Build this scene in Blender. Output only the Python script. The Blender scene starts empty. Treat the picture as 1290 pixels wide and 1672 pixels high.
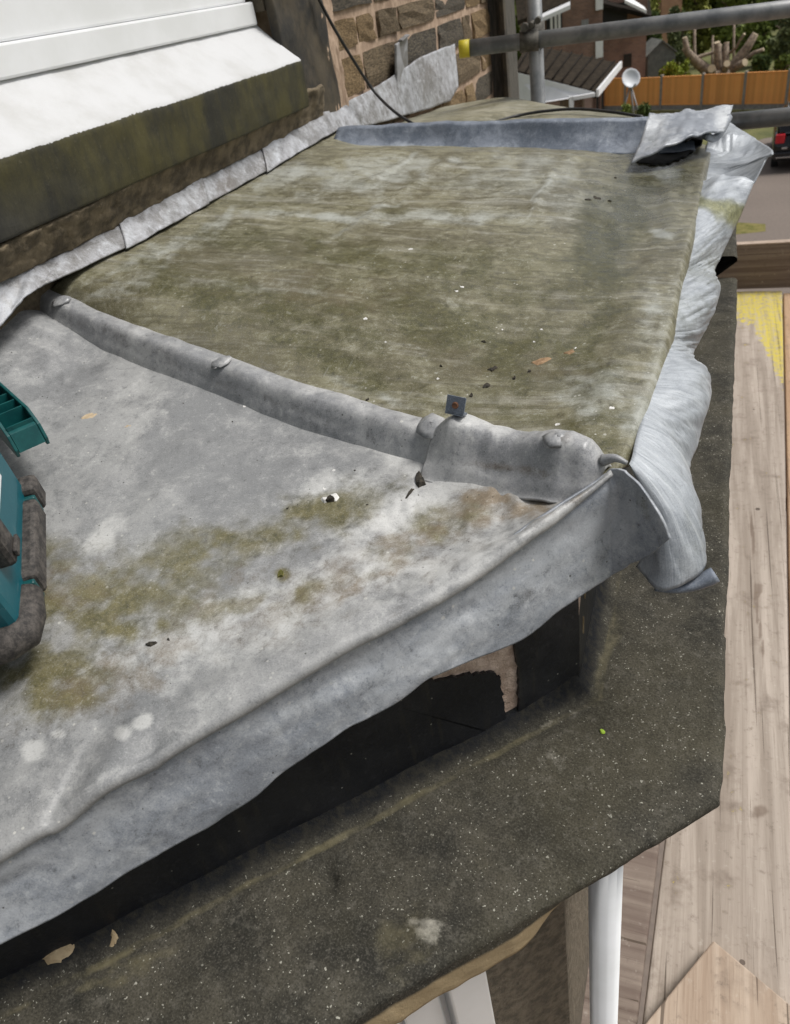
import bpy, bmesh, math, random
import numpy as np
from mathutils import Vector, Matrix
random.seed(7); rng = np.random.default_rng(11)
scene = bpy.context.scene
C = scene.collection

# ------------------------------------------------------------------ camera
F, CX, CY = 1220.0, 645.0, 836.0
down = np.array([330.0, 1733.0, F]); down /= np.linalg.norm(down)
ydir = np.array([535.0, -961.0, F]); ydir -= down * (ydir @ down); ydir /= np.linalg.norm(ydir)
zup = -down
R = np.array([np.cross(ydir, zup), ydir, zup])          # world <- camera(x right, y down, z forward)

cam_d = bpy.data.cameras.new('camera'); cam = bpy.data.objects.new('camera', cam_d); C.objects.link(cam)
cam_d.sensor_fit = 'VERTICAL'; cam_d.sensor_height = 24.0; cam_d.lens = 24.0 * F / 1672.0
cam_d.clip_start = 0.02; cam_d.clip_end = 600
cam_d.dof.use_dof = True; cam_d.dof.focus_distance = 0.85; cam_d.dof.aperture_fstop = 7.5
mw = np.eye(4); mw[:3, 0] = R[:, 0]; mw[:3, 1] = -R[:, 1]; mw[:3, 2] = -R[:, 2]
cam.matrix_world = Matrix(mw.tolist())
scene.camera = cam

# ------------------------------------------------------------------ world, sun, exposure (bright overcast)
SUN_EL, SUN_AZ = math.radians(58), math.radians(66)      # azimuth measured from +Y towards +X
w = bpy.data.worlds.new('World'); scene.world = w; w.use_nodes = True
nt = w.node_tree; nt.nodes.clear()
sky = nt.nodes.new('ShaderNodeTexSky'); sky.sky_type = 'NISHITA'; sky.sun_disc = False
sky.sun_elevation = SUN_EL; sky.sun_rotation = SUN_AZ; sky.air_density = 1.0; sky.dust_density = 4.0; sky.ozone_density = 1.0
hsv = nt.nodes.new('ShaderNodeHueSaturation'); hsv.inputs['Saturation'].default_value = 0.28
bg = nt.nodes.new('ShaderNodeBackground'); bg.inputs['Strength'].default_value = 0.088
out = nt.nodes.new('ShaderNodeOutputWorld')
nt.links.new(sky.outputs[0], hsv.inputs['Color']); nt.links.new(hsv.outputs[0], bg.inputs[0]); nt.links.new(bg.outputs[0], out.inputs[0])
sd = bpy.data.lights.new('sun', 'SUN'); sd.energy = 2.0; sd.angle = math.radians(20); sd.color = (1, 0.97, 0.93)
so = bpy.data.objects.new('sun', sd); C.objects.link(so)
sv = Vector((math.sin(SUN_AZ) * math.cos(SUN_EL), math.cos(SUN_AZ) * math.cos(SUN_EL), math.sin(SUN_EL)))
so.rotation_euler = sv.to_track_quat('Z', 'Y').to_euler()
vs = scene.view_settings; vs.view_transform = 'Standard'; vs.look = 'None'; vs.gamma = 1; vs.use_curve_mapping = False
vs.exposure = 0.36

# ------------------------------------------------------------------ helpers
def ray(px, py): return R @ np.array([(px - CX) / F, (py - CY) / F, 1.0])
def onz(px, py, z): d = ray(px, py); return d * (z / d[2])
def onx(px, py, x): d = ray(px, py); return d * (x / d[0])
def ony(px, py, y): d = ray(px, py); return d * (y / d[1])
def on45(px, py, k): d = ray(px, py); return d * (k / (d[0] - d[1]))     # vertical plane x - y = k
def ond(px, py, z): return ray(px, py) * z
def pix(P):
    c = P @ R
    return CX + F * c[..., 0] / c[..., 2], CY + F * c[..., 1] / c[..., 2]

_tab = rng.random((8, 256, 256))
def vnoise(x, y, s=0):
    x = np.asarray(x, float); y = np.asarray(y, float)
    xi = np.floor(x).astype(int); yi = np.floor(y).astype(int); fx = x - xi; fy = y - yi
    fx = fx * fx * (3 - 2 * fx); fy = fy * fy * (3 - 2 * fy); t = _tab[s % 8]
    g = lambda a, b: t[a & 255, b & 255]
    return (g(xi, yi) * (1 - fx) + g(xi + 1, yi) * fx) * (1 - fy) + (g(xi, yi + 1) * (1 - fx) + g(xi + 1, yi + 1) * fx) * fy
def fbm(x, y, s=0, o=4):
    a, r, n = 0.5, 0.0, 0.0
    for i in range(o):
        r = r + a * vnoise(x * 2 ** i + 17.3 * i, y * 2 ** i + 5.1 * i, s + i); n += a; a *= 0.5
    return r / n
def sstep(a, b, x):
    t = np.clip((x - a) / (b - a), 0, 1); return t * t * (3 - 2 * t)
def interp(pts, t):
    """polyline by normalised arc length"""
    pts = np.asarray(pts, float); d = np.r_[0, np.cumsum(np.linalg.norm(np.diff(pts, axis=0), axis=1))]; d /= d[-1]
    return np.stack([np.interp(t, d, pts[:, i]) for i in range(pts.shape[1])], -1)
def smooth_poly(pts, n=6):
    """Catmull-Rom through pts"""
    p = np.asarray(pts, float); q = np.vstack([2 * p[0] - p[1], p, 2 * p[-1] - p[-2]]); r = []
    for i in range(1, len(q) - 2):
        for k in range(n):
            t = k / n
            r.append(0.5 * ((2 * q[i]) + (-q[i - 1] + q[i + 1]) * t + (2 * q[i - 1] - 5 * q[i] + 4 * q[i + 1] - q[i + 2]) * t * t
                            + (-q[i - 1] + 3 * q[i] - 3 * q[i + 1] + q[i + 2]) * t ** 3))
    r.append(p[-1]); return np.array(r)

def link(name, me, mat=None, parent=None):
    o = bpy.data.objects.new(name, me); C.objects.link(o)
    if mat is not None and not me.materials: me.materials.append(mat)
    if parent is not None: o.parent = parent
    return o
def tag(o, label=None, cat=None, group=None, kind=None):
    if label: o['label'] = label
    if cat: o['category'] = cat
    if group: o['group'] = group
    if kind: o['kind'] = kind
    return o
def thing(name, label, cat, loc=(0, 0, 0), rotz=0, group=None):
    o = bpy.data.objects.new(name, None); C.objects.link(o); o.empty_display_size = 0.1
    o.location = loc; o.rotation_euler = (0, 0, rotz)
    return tag(o, label, cat, group)
def setloc(o, loc):
    """move the origin of a mesh that was built in world space (parentless)"""
    loc = Vector([float(v) for v in loc]); o.data.transform(Matrix.Translation(-loc)); o.location = loc; return o

def grid(name, P, mat, parent=None, stain=None, thick=0.003, uv=None, smooth=True):
    nu, nv = P.shape[:2]
    me = bpy.data.meshes.new(name)
    idx = np.arange(nu * nv).reshape(nu, nv)
    f = np.stack([idx[:-1, :-1], idx[1:, :-1], idx[1:, 1:], idx[:-1, 1:]], -1).reshape(-1, 4)
    me.vertices.add(nu * nv); me.vertices.foreach_set('co', P.reshape(-1).astype(np.float32))
    me.loops.add(f.size); me.loops.foreach_set('vertex_index', f.reshape(-1).astype(np.int32))
    me.polygons.add(len(f)); me.polygons.foreach_set('loop_start', np.arange(0, f.size, 4, dtype=np.int32))
    me.update(calc_edges=True); me.validate()
    if smooth: me.polygons.foreach_set('use_smooth', np.ones(len(f), bool))
    if stain is not None:
        a = me.color_attributes.new('stain', 'FLOAT_COLOR', 'POINT')
        s = np.ones((nu, nv, 4)); s[..., :stain.shape[-1]] = stain
        a.data.foreach_set('color', s.reshape(-1).astype(np.float32))
    if uv is None:
        du = np.r_[0, np.cumsum(np.linalg.norm(np.diff(P[:, nv // 2], axis=0), axis=1))]
        dv = np.r_[0, np.cumsum(np.linalg.norm(np.diff(P[nu // 2], axis=0), axis=1))]
        uv = np.stack(np.meshgrid(du, dv, indexing='ij'), -1)
    l = me.uv_layers.new(name='UVMap'); l.data.foreach_set('uv', uv.reshape(-1, 2)[f.reshape(-1)].reshape(-1).astype(np.float32))
    o = link(name, me, mat, parent)
    if thick:
        m = o.modifiers.new('solid', 'SOLIDIFY'); m.thickness = thick; m.offset = 0
    return o

def bm_box(bm, x0, x1, y0, y1, z0, z1, bev=0.0, M=None):
    r = bmesh.ops.create_cube(bm, size=1.0)
    vs_ = r['verts']
    for v in vs_: v.co = Vector((x0 + (v.co.x + .5) * (x1 - x0), y0 + (v.co.y + .5) * (y1 - y0), z0 + (v.co.z + .5) * (z1 - z0)))
    if bev:
        ed = list({e for v in vs_ for e in v.link_edges})
        b = bmesh.ops.bevel(bm, geom=ed, offset=bev, segments=2, affect='EDGES', profile=0.5)
        vs_ = list({v for f_ in b['faces'] for v in f_.verts} | {v for v in vs_ if v.is_valid})
    if M is not None:
        for v in vs_: v.co = M @ v.co
    return vs_
def bm_finish(name, bm, mat, parent=None, smooth=False):
    me = bpy.data.meshes.new(name); bmesh.ops.recalc_face_normals(bm, faces=bm.faces); bm.to_mesh(me); bm.free()
    if smooth:
        for p in me.polygons: p.use_smooth = True
    return link(name, me, mat, parent)
def box(name, x0, x1, y0, y1, z0, z1, mat, parent=None, bev=0.0, M=None):
    bm = bmesh.new(); bm_box(bm, x0, x1, y0, y1, z0, z1, bev, M); return bm_finish(name, bm, mat, parent)
def prism(name, pts, vec, mat, parent=None, bev=0.0):
    """closed polygon (world points) extruded along vec"""
    bm = bmesh.new(); a = [bm.verts.new(Vector(p)) for p in pts]; b = [bm.verts.new(Vector(p) + Vector(vec)) for p in pts]
    bm.faces.new(a); bm.faces.new(b[::-1]); n = len(pts)
    for i in range(n): bm.faces.new((a[i], b[i], b[(i + 1) % n], a[(i + 1) % n]))
    bmesh.ops.recalc_face_normals(bm, faces=bm.faces)
    if n > 8: bmesh.ops.triangulate(bm, faces=bm.faces, ngon_method='EAR_CLIP')
    if bev: bmesh.ops.bevel(bm, geom=list(bm.edges), offset=bev, segments=2, affect='EDGES', profile=.5)
    return bm_finish(name, bm, mat, parent)
def bm_tube(bm, pts, rad, seg=10, cap=True):
    pts = [Vector([float(c) for c in p]) for p in pts]; n = len(pts)
    if not hasattr(rad, '__len__'): rad = [rad] * n
    rings = []; ref = None
    for i in range(n):
        t = (pts[min(i + 1, n - 1)] - pts[max(i - 1, 0)]).normalized()
        if ref is None:
            ref = t.orthogonal().normalized()
        ref = (ref - t * ref.dot(t)).normalized(); b = t.cross(ref)
        rings.append([bm.verts.new(pts[i] + (ref * math.cos(a) + b * math.sin(a)) * rad[i]) for a in [2 * math.pi * k / seg for k in range(seg)]])
    for i in range(n - 1):
        for k in range(seg):
            bm.faces.new((rings[i][k], rings[i][(k + 1) % seg], rings[i + 1][(k + 1) % seg], rings[i + 1][k]))
    if cap: bm.faces.new(rings[0][::-1]); bm.faces.new(rings[-1])
def tube(name, pts, rad, mat, parent=None, seg=12):
    bm = bmesh.new(); bm_tube(bm, pts, rad, seg); o = bm_finish(name, bm, mat, parent, smooth=True)
    for p in o.data.polygons:
        if len(p.vertices) > 4: p.use_smooth = False
    return o

# ------------------------------------------------------------------ materials
class N:
    def __init__(s, name):
        s.m = bpy.data.materials.new(name); s.m.use_nodes = True; s.t = s.m.node_tree
        s.b = s.t.nodes['Principled BSDF']
    def n(s, typ, **kw):
        x = s.t.nodes.new('ShaderNode' + typ)
        for k, v in kw.items(): setattr(x, k, v)
        return x
    def l(s, a, b): s.t.links.new(a, b)
    def coord(s, kind='Object', scale=(1, 1, 1), rot=(0, 0, 0)):
        c = s.n('TexCoord'); m = s.n('Mapping'); m.inputs['Scale'].default_value = scale; m.inputs['Rotation'].default_value = rot
        s.l(c.outputs[kind], m.inputs[0]); return m.outputs[0]
    def noise(s, v, scale, detail=6, rough=.6, dist=0.0):
        x = s.n('TexNoise'); x.inputs['Scale'].default_value = scale; x.inputs['Detail'].default_value = detail
        x.inputs['Roughness'].default_value = rough; x.inputs['Distortion'].default_value = dist; s.l(v, x.inputs['Vector']); return x.outputs['Fac']
    def ramp(s, fac, a, b, lo=0.0, hi=1.0):
        x = s.n('MapRange', interpolation_type='SMOOTHSTEP'); x.inputs[1].default_value = a; x.inputs[2].default_value = b
        x.inputs[3].default_value = lo; x.inputs[4].default_value = hi; s.put(x.inputs[0], fac); return x.outputs[0]
    def put(s, sock, v):
        if isinstance(v, (int, float)): sock.default_value = v
        elif isinstance(v, tuple): sock.default_value = v if len(v) == 4 else (*v, 1)
        else: s.l(v, sock)
    def math(s, op, a, b=0.0, clamp=False):
        x = s.n('Math', operation=op, use_clamp=clamp); s.put(x.inputs[0], a); s.put(x.inputs[1], b); return x.outputs[0]
    def mix(s, fac, a, b, mode='MIX'):
        x = s.n('Mix', data_type='RGBA', blend_type=mode, clamp_factor=True); s.put(x.inputs[0], fac); s.put(x.inputs[6], a); s.put(x.inputs[7], b); return x.outputs[2]
    def speck(s, v, scale, size, frac):
        """small irregular dots: voronoi cells, a fraction of which carry a dot"""
        x = s.n('TexVoronoi'); x.inputs['Scale'].default_value = scale; s.l(v, x.inputs['Vector'])
        c = s.n('SeparateColor'); s.l(x.outputs['Color'], c.inputs[0])
        on = s.ramp(c.outputs[0], 1 - frac, 1 - frac + .02)
        sz = s.math('MULTIPLY', c.outputs[1], size)
        d = s.math('LESS_THAN', x.outputs['Distance'], sz)
        return s.math('MULTIPLY', on, d)
    def bump(s, h, strength, dist, prev=None):
        x = s.n('Bump'); x.inputs['Strength'].default_value = strength; x.inputs['Distance'].default_value = dist; s.put(x.inputs['Height'], h)
        if prev is not None: s.l(prev, x.inputs['Normal'])
        return x.outputs[0]
    def done(s, col, rough, normal=None, metal=0.0, spec=.5):
        s.put(s.b.inputs['Base Color'], col); s.put(s.b.inputs['Roughness'], rough); s.put(s.b.inputs['Metallic'], metal)
        s.b.inputs['Specular IOR Level'].default_value = spec
        if normal is not None: s.l(normal, s.b.inputs['Normal'])
        return s.m

def mat_lead(name, a, b, pale=(.52, .53, .53), moss=(.105, .1, .042), brown=(.17, .13, .09), streak=None, uvstreak=False, pale_amt=.0, flecks=1.0, contrast=1.0, metal=0.0):
    s = N(name); v = s.coord()
    n1 = s.noise(v, 5, 9, .68); n2 = s.noise(v, 26, 9, .72, .4); n3 = s.noise(v, 130, 6, .72); n4 = s.noise(v, 650, 3, .65); n5 = s.noise(v, 60, 8, .75, .8)
    c0 = lambda x, k: s.math('MULTIPLY', s.math('SUBTRACT', x, .5), k)
    brk = s.math('ADD', c0(n2, 1.9), s.math('ADD', c0(n3, 1.2), s.math('ADD', c0(n5, 1.9), c0(n4, .5))))       # break-up used by every stain edge
    mixn = s.math('ADD', s.math('MULTIPLY', n1, .55), s.math('ADD', s.math('MULTIPLY', n2, .3), s.math('MULTIPLY', n5, .15)))
    col = s.mix(s.ramp(mixn, .44, .57), a, b)
    col = s.mix(s.ramp(brk, .05, .75, 0, .5 * contrast), col, s.mix(.6, b, pale)); col = s.mix(s.ramp(brk, -.05, -.75, 0, .55 * contrast), col, s.mix(.65, a, (.045, .047, .05)))
    at = s.n('Attribute', attribute_name='stain'); sp = s.n('SeparateColor'); s.l(at.outputs['Color'], sp.inputs[0])
    extra = None
    if streak:
        vs_ = s.coord(scale=streak); st = s.noise(vs_, 1, 8, .7, .35); st2 = s.noise(vs_, 2.9, 7, .72, .2); st3 = s.noise(s.coord(scale=(streak[0] * 2.5, streak[1] * 3.5, 20)), 1, 5, .7)
        col = s.mix(s.ramp(st, .5, .68, 0, .6), col, (.34, .33, .28)); col = s.mix(s.ramp(st2, .48, .66, 0, .7), col, (.075, .066, .036)); col = s.mix(s.ramp(st3, .56, .74, 0, .2), col, (.06, .055, .035))
        extra = st; brk = s.math('ADD', s.math('MULTIPLY', brk, .9), s.math('ADD', c0(st, 1.8), c0(st2, .8)))
    if uvstreak:
        vs_ = s.coord('UV', scale=(42, 5, 1)); st = s.noise(vs_, 1, 7, .68, .5); st2 = s.noise(s.coord('UV', scale=(240, 9, 1)), 1, 5, .7, .3)
        col = s.mix(s.ramp(st, .52, .70, 0, .75), col, (.55, .58, .60)); col = s.mix(s.ramp(st, .47, .32, 0, .5), col, (.15, .17, .195)); col = s.mix(s.ramp(st2, .5, .36, 0, .35), col, (.14, .155, .17))
        extra = st
    pm = s.math('ADD', sp.outputs[1], s.math('MULTIPLY', brk, .34))
    col = s.mix(s.ramp(pm, .22 - pale_amt, 1.15 - pale_amt, 0, .85), col, pale)
    mm = s.math('ADD', sp.outputs[0], s.math('MULTIPLY', brk, -.34))
    mcol = s.mix(s.ramp(n5, .35, .65), moss, (moss[0] * 1.9, moss[1] * 1.8, moss[2] * 1.9)); mcol = s.mix(s.ramp(n3, .5, .3, 0, .6), mcol, (moss[0] * .35, moss[1] * .35, moss[2] * .35))
    col = s.mix(s.ramp(mm, .15, 1.2, 0, .92), col, mcol)
    bb = s.math('ADD', sp.outputs[2], s.math('MULTIPLY', brk, -.42))
    col = s.mix(s.ramp(bb, .18, 1.15, 0, .92), col, s.mix(n5, (brown[0] * .6, brown[1] * .6, brown[2] * .6), (brown[0] * 1.4, brown[1] * 1.4, brown[2] * 1.4)))
    # scuffs: short crisp pale strokes, and crystalline oxide in the paler areas
    for sc_, rz_ in (((14, 150, 40), .5), ((150, 12, 40), .25)):
        sn = s.noise(s.coord(scale=sc_, rot=(0, 0, rz_)), 1, 4, .6, .3); col = s.mix(s.math('MULTIPLY', s.ramp(sn, .66, .71), s.ramp(n1, .42, .62, 0, .55 * contrast)), col, s.mix(.6, col, pale))
    ox = s.math('MULTIPLY', s.ramp(n3, .56, .62), s.ramp(n5, .48, .62)); col = s.mix(s.math('MULTIPLY', ox, .4 * contrast), col, s.mix(.7, col, pale))
    dk = s.math('MULTIPLY', s.ramp(n3, .42, .36), s.ramp(n5, .52, .40)); col = s.mix(s.math('MULTIPLY', dk, .5 * contrast), col, s.mix(.7, col, (.05, .05, .05)))
    # grain, pits and flecks
    col = s.mix(s.ramp(n4, .52, .7, 0, .35), col, s.mix(.55, col, (.62, .62, .6))); col = s.mix(s.ramp(n4, .46, .31, 0, .4), col, s.mix(.6, col, (.02, .02, .02)))
    fl = s.math('MULTIPLY', s.math('MAXIMUM', s.speck(v, 210, .36, .07), s.speck(v, 75, .16, .06)), s.ramp(n1, .44, .6)); col = s.mix(s.math('MULTIPLY', fl, .7 * flecks), col, (.62, .61, .56))
    pk = s.speck(v, 260, .3, .035); col = s.mix(s.math('MULTIPLY', pk, .8 * flecks), col, (.035, .032, .025))
    nb = s.bump(s.noise(v, 16, 4, .5, .3), .55, .006); nb = s.bump(n5, .16, .0012, nb); nb = s.bump(n3, .14, .0008, nb)
    wet = s.math('SUBTRACT', 1.0, at.outputs['Alpha']); col = s.mix(s.math('MULTIPLY', wet, .55), col, s.mix(.8, col, (.02, .02, .012)))
    if extra is not None: nb = s.bump(extra, .45 if uvstreak else .3, .003 if uvstreak else .001, nb)
    rg = s.ramp(s.math('ADD', s.math('MULTIPLY', n2, .6), s.math('MULTIPLY', n5, .4)), .38, .62, .36, .62)
    return s.done(col, s.math('SUBTRACT', rg, s.math('MULTIPLY', wet, .30), True), nb, metal, .55)

L_near = mat_lead('lead_near', (.235, .24, .242), (.34, .342, .337), pale=(.58, .58, .56), moss=(.10, .092, .036), brown=(.23, .18, .12), metal=.12, contrast=.8)
L_front = mat_lead('lead_front', (.12, .108, .062), (.225, .21, .132), pale=(.41, .425, .39), moss=(.048, .047, .0135), brown=(.12, .095, .05), streak=(2.6, 30, 10), metal=.05)
L_far = mat_lead('lead_far', (.16, .15, .09), (.28, .26, .18), pale=(.42, .41, .33), moss=(.10, .09, .04), streak=(3, 30, 10))
L_flap = mat_lead('lead_flap', (.25, .272, .305), (.40, .42, .445), pale=(.60, .62, .63), moss=(.2, .2, .11), brown=(.1, .1, .1), pale_amt=.04, metal=.15)
L_skirt = mat_lead('lead_skirt', (.30, .325, .355), (.41, .44, .47), pale=(.58, .61, .63), moss=(.14, .145, .06), uvstreak=True, contrast=.35, flecks=.3, metal=.15)
L_roll = mat_lead('lead_roll', (.27, .275, .282), (.41, .41, .405), pale=(.60, .60, .58), pale_amt=.06, metal=.12)
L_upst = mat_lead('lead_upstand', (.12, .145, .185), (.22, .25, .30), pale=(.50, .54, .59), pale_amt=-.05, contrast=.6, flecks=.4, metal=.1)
L_flash = mat_lead('lead_flashing', (.19, .185, .18), (.37, .375, .395), pale=(.62, .655, .70), brown=(.15, .13, .11), pale_amt=.03, contrast=1.2)

def mat_simple(name, a, b, scale=20, rough=.7, bstr=.4, bdist=.002, fine=200, coord='Object', sc=(1, 1, 1), metal=0, spec=.5):
    s = N(name); v = s.coord(coord, sc); n1 = s.noise(v, scale, 7, .65); n2 = s.noise(v, fine, 4, .6)
    col = s.mix(s.ramp(n1, .35, .65), a, b); nb = s.bump(n1, bstr, bdist); nb = s.bump(n2, bstr, bdist * .3, nb)
    return s.done(col, rough, nb, metal, spec)

def mat_ledge():
    s = N('ledge_stone'); v = s.coord(); n0 = s.noise(v, 4, 4, .5); n1 = s.noise(v, 14, 8, .7); n2 = s.noise(v, 90, 6, .7); n3 = s.noise(v, 500, 3, .6)
    col = s.mix(s.ramp(n1, .32, .68), (.019, .0185, .0145), (.066, .06, .044))
    col = s.mix(s.ramp(n0, .45, .65, 0, .5), col, (.062, .055, .033))
    col = s.mix(s.ramp(n2, .5, .72, 0, .45), col, (.15, .14, .115)); col = s.mix(s.ramp(n3, .5, .7, 0, .45), col, (.13, .12, .1)); col = s.mix(s.ramp(n3, .48, .32, 0, .6), col, (.01, .009, .007))
    clus = s.ramp(s.noise(v, 7, 5, .6), .42, .62)
    vw = s.n('VectorMath', operation='ADD'); s.l(v, vw.inputs[0]); nz_ = s.n('TexNoise'); nz_.inputs['Scale'].default_value = 160; s.l(v, nz_.inputs['Vector']); sc_ = s.n('VectorMath', operation='SCALE'); sc_.inputs['Scale'].default_value = .008; s.l(nz_.outputs['Color'], sc_.inputs[0]); s.l(sc_.outputs[0], vw.inputs[1]); v = vw.outputs[0]
    f1 = s.speck(v, 190, .30, .12); f2 = s.speck(v, 480, .42, .16); f3 = s.speck(v, 50, .085, .10)
    fl = s.math('MAXIMUM', s.math('MULTIPLY', f1, clus), s.math('MAXIMUM', s.math('MULTIPLY', f2, s.ramp(n1, .35, .6)), f3))
    col = s.mix(s.math('MULTIPLY', fl, .8), col, (.46, .45, .38))
    at = s.n('Attribute', attribute_name='stain'); sp = s.n('SeparateColor'); s.l(at.outputs['Color'], sp.inputs[0])
    mm = s.math('ADD', sp.outputs[0], s.math('MULTIPLY', n2, .6)); col = s.mix(s.ramp(mm, .55, 1.2, 0, .9), col, s.mix(n2, (.075, .068, .03), (.2, .175, .11)))
    pm = s.math('ADD', sp.outputs[1], s.math('MULTIPLY', n2, .8)); col = s.mix(s.ramp(pm, .75, 1.3, 0, .85), col, (.4, .38, .32))
    bm_ = s.math('ADD', sp.outputs[2], s.math('MULTIPLY', n1, .5)); col = s.mix(s.ramp(bm_, .6, 1.1, 0, .95), col, s.mix(n2, (.30, .22, .12), (.42, .33, .2)))
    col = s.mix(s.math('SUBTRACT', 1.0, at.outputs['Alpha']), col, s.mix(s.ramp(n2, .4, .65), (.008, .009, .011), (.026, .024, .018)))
    nb = s.bump(n1, .5, .006); nb = s.bump(n2, .6, .002, nb); nb = s.bump(n3, .5, .0007, nb); nb = s.bump(fl, .5, .001, nb)
    return s.done(col, .85, nb, 0, .3)
M_ledge = mat_ledge()

def mat_black():
    s = N('black_paint'); v = s.coord(); n1 = s.noise(v, 12, 7, .65); n2 = s.noise(v, 150, 5, .6); vv = s.coord(scale=(30, 30, 3)); n3 = s.noise(vv, 3, 6, .6)
    col = s.mix(s.ramp(n1, .4, .7), (.005, .0065, .0105), (.013, .014, .017)); col = s.mix(s.ramp(n3, .55, .75, 0, .4), col, (.04, .036, .025))
    col = s.mix(s.ramp(n2, .55, .75, 0, .5), col, (.035, .036, .04)); col = s.mix(s.math('MULTIPLY', s.speck(v, 220, .25, .05), .7), col, (.3, .29, .25))
    # green bloom creeping up from the foot
    sx = s.n('SeparateXYZ'); s.l(s.coord(), sx.inputs[0]); h = s.ramp(s.math('ADD', sx.outputs[2], s.math('MULTIPLY', n1, .06)), -.665, -.575, 1, 0)
    col = s.mix(s.math('MULTIPLY', h, .75), col, s.mix(n2, (.016, .015, .012), (.05, .046, .033)))
    nb = s.bump(n1, .6, .006); nb = s.bump(n2, .5, .001, nb)
    return s.done(col, s.ramp(n1, .3, .7, .28, .5), nb, 0, .6)
M_black = mat_black()
M_mortar_pink = mat_simple('pink_mortar', (.30, .21, .145), (.47, .345, .25), 30, .9, .8, .003, 260)
M_mortar_brown = mat_simple('brown_mortar', (.07, .055, .035), (.19, .15, .095), 25, .95, .9, .005, 180)
M_sand = mat_simple('sand_stone', (.3, .22, .12), (.44, .35, .22), 25, .9, .6, .004, 200)
M_roughcast = mat_simple('roughcast', (.10, .085, .06), (.2, .165, .12), 60, .95, 1, .008, 120)

def mat_white_sill():
    s = N('white_sill_paint'); v = s.coord(); n1 = s.noise(v, 8, 6, .6); n2 = s.noise(v, 160, 5, .7)
    col = s.mix(s.ramp(n1, .4, .7), (.57, .575, .58), (.48, .48, .47))
    at = s.n('Attribute', attribute_name='stain'); sp = s.n('SeparateColor'); s.l(at.outputs['Color'], sp.inputs[0])
    edge = s.math('ADD', sp.outputs[0], s.math('MULTIPLY', s.math('SUBTRACT', n2, .5), .6))
    sd_ = s.speck(v, 130, .3, .25)
    col = s.mix(s.math('MULTIPLY', sd_, s.ramp(s.math('ADD', sp.outputs[0], n1), .55, 1.0, 0, .6)), col, (.25, .24, .2))
    n4 = s.math('ADD', s.math('MULTIPLY', s.noise(s.coord(scale=(8, 8, 3)), 1.6, 8, .72), .6), s.math('MULTIPLY', n1, .4))
    mossy = s.mix(s.ramp(n4, .38, .64), (.016, .015, .009), (.062, .054, .014)); mossy = s.mix(s.ramp(n2, .55, .8, 0, .4), mossy, (.15, .14, .09))
    grey = s.mix(s.ramp(n4, .4, .7), (.02, .02, .02), (.06, .057, .05))
    mossy = s.mix(sp.outputs[1], mossy, grey)
    mossy = s.mix(s.math('MULTIPLY', s.speck(v, 60, .12, .12), .8), mossy, (.5, .5, .45))
    col = s.mix(s.ramp(edge, .48, .56), col, mossy)
    nb = s.bump(n2, .5, .0015); return s.done(col, .65, nb)
M_sill = mat_white_sill()
M_upvc = mat_simple('white_upvc', (.78, .79, .80), (.72, .73, .73), 6, .3, .05, .001, 90)
M_gasket = mat_simple('grey_gasket', (.2, .2, .2), (.3, .3, .3), 20, .6)
M_glass = mat_simple('dark_glass', (.02, .025, .03), (.04, .045, .05), 2, .05, 0, .001)
M_stone = [mat_simple('wall_stone_' + 'abcd'[i], a, b, 18, .92, .9, .010, 110) for i, (a, b) in enumerate([
    ((.14, .092, .042), (.34, .235, .12)), ((.09, .068, .04), (.25, .185, .11)), ((.18, .12, .06), (.38, .27, .14)), ((.05, .045, .036), (.15, .125, .09))])]
M_jamb = mat_simple('jamb_stone', (.018, .017, .015), (.075, .06, .038), 9, .85, .6, .006, 120)
M_tube = mat_simple('galvanised_tube', (.16, .17, .175), (.28, .285, .285), 14, .5, .2, .0015, 150, metal=.35, spec=.5)
M_coupler = mat_simple('coupler_steel', (.07, .065, .055), (.16, .15, .13), 40, .7, .5, .002, 150, metal=.4)
M_yellow = mat_simple('yellow_plastic', (.62, .5, .02), (.72, .6, .05), 20, .5)
M_cable = mat_simple('black_cable', (.012, .012, .013), (.03, .03, .03), 40, .5)
M_rust = mat_simple('rusty_iron', (.09, .04, .02), (.22, .1, .05), 90, .9, .8, .002)
M_oldwood = mat_simple('dark_timber', (.045, .042, .035), (.12, .11, .09), 12, .85, .6, .004, 90, sc=(12, 12, 1))

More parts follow.
